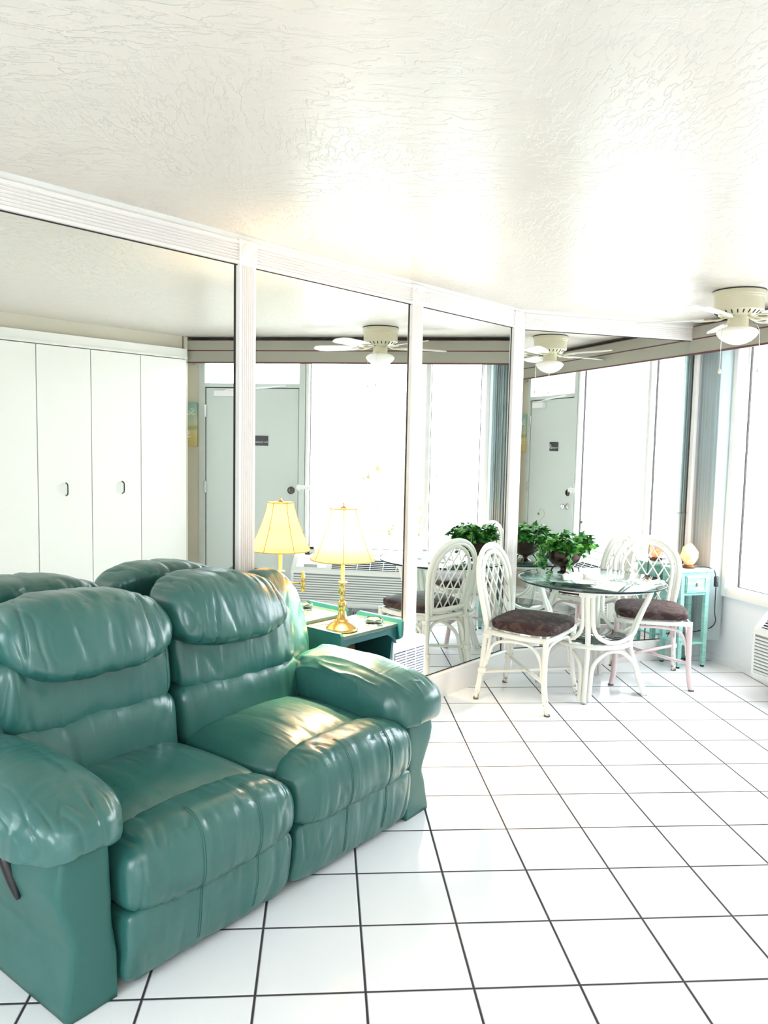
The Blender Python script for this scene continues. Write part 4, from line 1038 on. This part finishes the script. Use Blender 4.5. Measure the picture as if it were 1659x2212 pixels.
# napkin and starfish
bm = bmesh.new(); NX, NY = 46, 26; grid = []
for i in range(NX+1):
    row = []
    for j in range(NY+1):
        u = -1+2*i/NX; v = -1+2*j/NY
        pin = 0.35+0.65*min(1, abs(u)*1.6)**0.8            # gathered at the ring
        x = u*0.125; y = v*0.060*pin
        h = 0.030*(1-v*v)**0.6*(0.75+0.25*math.cos(u*2))+0.010*math.sin(9*v+3*u)*(1-abs(v))+0.016*noise.noise(Vector((u*3.2, v*4, 2)))+0.006*noise.noise(Vector((u*9, v*9, 5)))
        row.append(bm.verts.new((x, y, max(0.0015, h+0.002))))
    grid.append(row)
for i in range(NX):
    for j in range(NY): bm.faces.new((grid[i][j], grid[i+1][j], grid[i+1][j+1], grid[i][j+1]))
ex = bmesh.ops.extrude_face_region(bm, geom=list(bm.faces))
for v in [g_ for g_ in ex['geom'] if isinstance(g_, bmesh.types.BMVert)]: v.co.z = max(0.0, v.co.z-0.0035) if v.co.z < 0.006 else v.co.z-0.004
npk = empty('napkin', loc=(1.64, 4.845, TOPZ), rz=R(-12)); obj('folded_cloth', bm, cloth, npk)
bm = bmesh.new(); tube(bm, [(0.002, 0.027*math.cos(2*PI*j/24), 0.018+0.018*math.sin(2*PI*j/24)) for j in range(24)], 0.0022, 6, closed=True); obj('napkin_ring', bm, mat('ring_tan', (0.5, 0.35, 0.2), 0.4), npk)
tag(npk, 'white cloth napkin gathered in a ring on the glass table', 'napkin')
bm = bmesh.new(); top = bm.verts.new((0, 0, 0.016)); bot = bm.verts.new((0, 0, 0.0)); ring = []
for i in range(10):
    a = PI/2+i*PI/5; r_ = 0.062 if i % 2 == 0 else 0.022
    ring.append(bm.verts.new((r_*math.cos(a), r_*math.sin(a), 0.003)))
for i in range(10): bm.faces.new((top, ring[i], ring[(i+1) % 10])); bm.faces.new((bot, ring[(i+1) % 10], ring[i]))
bmesh.ops.subdivide_edges(bm, edges=list(bm.edges), cuts=2, use_grid_fill=True)
bmesh.ops.smooth_vert(bm, verts=[v for v in bm.verts if v.co.z > 0.001], factor=0.4, use_axis_x=True, use_axis_y=True, use_axis_z=True)
for v in bm.verts: v.co.z = max(v.co.z, 0)
sf = obj('starfish', bm, mat('starfish_white', (0.86, 0.88, 0.86), 0.6)); sf.location = (1.68, 4.70, TOPZ); sf.rotation_euler = (0, 0, R(8))
tag(sf, 'white starfish ornament lying on the glass table in front of the napkin', 'starfish')

# ------------------------------------------------------------------ aqua stand, salt lamp and cord
cs = empty('aqua_side_stand', FD @ Matrix.Translation((1.303, -0.150, 0)))
HX, HY, HZ = 0.120, 0.105, 0.704
obj('top', boxes((-HX-0.014, HX+0.014, -HY-0.014, HY+0.010, HZ-0.020, HZ), bev=0.003), aquam, cs, smooth=False)
obj('case', boxes((-HX+0.006, HX-0.006, -HY+0.004, HY-0.004, HZ-0.185, HZ-0.0205)), aquam, cs, smooth=False)
dw_ = obj('drawer', boxes((-HX+0.032, HX-0.032, -HY-0.010, -HY+0.006, HZ-0.165, HZ-0.042), bev=0.002), aquam, cs, smooth=False)
obj('drawer_frame', boxes((-HX+0.038, HX-0.038, -HY-0.017, -HY-0.009, HZ-0.062, HZ-0.050), (-HX+0.038, HX-0.038, -HY-0.017, -HY-0.009, HZ-0.158, HZ-0.146), (-HX+0.038, -HX+0.050, -HY-0.017, -HY-0.009, HZ-0.146, HZ-0.062), (HX-0.050, HX-0.038, -HY-0.017, -HY-0.009, HZ-0.146, HZ-0.062)), aquam, dw_, smooth=False)
bm = bmesh.new(); box(bm, -0.006, 0.006, -HY-0.020, -HY-0.009, HZ-0.120, HZ-0.095, bev=0.003); obj('drawer_pull', bm, mat('rust_brown', (0.3, 0.13, 0.08), 0.6), dw_)
for sx in (-1, 1):
    for sy in (-1, 1):
        x = sx*(HX-0.016); y = sy*(HY-0.016)
        lg = obj('leg', boxes((x-0.016, x+0.016, y-0.016, y+0.016, 0.012, HZ-0.0205), bev=0.003), aquam, cs, smooth=False)
        obj('glide', lathe(bmesh.new(), [(0.0, 0), (0.014, 0), (0.014, 0.0125), (0.0, 0.0125)], 12, c=(x, y, 0)), blackm, lg)
obj('shelf', boxes((-HX+0.005, HX-0.005, -HY+0.005, HY-0.005, 0.165, 0.180), bev=0.002), aquam, cs, smooth=False)
tag(cs, 'narrow distressed aqua wooden stand with one drawer in the mirror corner', 'stand')
sl_ = empty('salt_lamp', loc=(2.588, 5.402, HZ+0.0005))
bm = bmesh.new(); sphere(bm, (0, 0, 0), 1.0, 14)
for v in bm.verts:
    d = v.co.normalized(); k = 1+0.16*noise.cell(d*1.7+Vector((3, 1, 2)))+0.10*noise.noise(d*2.5)
    zz = d.z; tp = 1.0-0.42*max(0, zz)**1.3
    v.co = Vector((d.x*0.060*k*tp, d.y*0.056*k*tp, 0.098+zz*0.082*(1+0.06*noise.noise(d*3))))
    if v.co.z < 0.022: v.co.z = 0.022
bmesh.ops.dissolve_limit(bm, angle_limit=R(16), verts=bm.verts, edges=bm.edges)
obj('crystal', bm, saltm, sl_, smooth=False)
obj('lamp_base', lathe(bmesh.new(), [(0.0, 0), (0.042, 0), (0.045, 0.004), (0.045, 0.020), (0.040, 0.023), (0.0, 0.023)], 28), mat('dark_wood_base', (0.06, 0.025, 0.012), 0.4), sl_)
sld = bpy.data.lights.new('salt_light', 'POINT'); sld.energy = 1.2; sld.color = (1, 0.45, 0.2); sld.shadow_soft_size = 0.06
slo = bpy.data.objects.new('salt_light', sld); C.objects.link(slo); slo.parent = sl_; slo.location = (0, -0.10, 0.10)
tag(sl_, 'glowing pink salt crystal lamp on the aqua stand in the corner', 'lamp')
cb = empty('switch_cord', loc=(0, 0, 0))
def FDp(x, y, z): return tuple(FD @ Vector((x, y, z)))
z1 = HZ+0.006
obj('cable', tube(bmesh.new(), [FDp(1.335, -0.185, z1), FDp(1.38, -0.20, z1), FDp(1.42, -0.235, z1), FDp(1.452, -0.262, HZ-0.02), FDp(1.462, -0.268, 0.60), FDp(1.464, -0.268, 0.52), FDp(1.470, -0.262, 0.40), FDp(1.486, -0.255, 0.32), FDp(1.475, -0.20, 0.26), FDp(1.40, -0.06, 0.20), FDp(1.33, -0.035, 0.19), FDp(1.30, -0.032, 0.10), FDp(1.34, -0.035, 0.012), FDp(1.42, -0.04, 0.006)], 0.0035, 8, smooth=7), blackm, cb)
bm = bmesh.new(); box(bm, -0.017, 0.017, -0.012, 0.012, -0.038, 0.038, bev=0.009, seg=3)
sw = obj('switch', bm, blackm, cb); sw.matrix_world = FD @ Matrix.Translation((1.463, -0.270, 0.615))
bm = bmesh.new(); sphere(bm, (0, 0, 0), 0.006, 8); wh = obj('switch_wheel', bm, greyfoot, sw); wh.location = (0.0, -0.012, 0)
tag(cb, 'black cord with inline switch hanging down beside the aqua stand', 'cord')
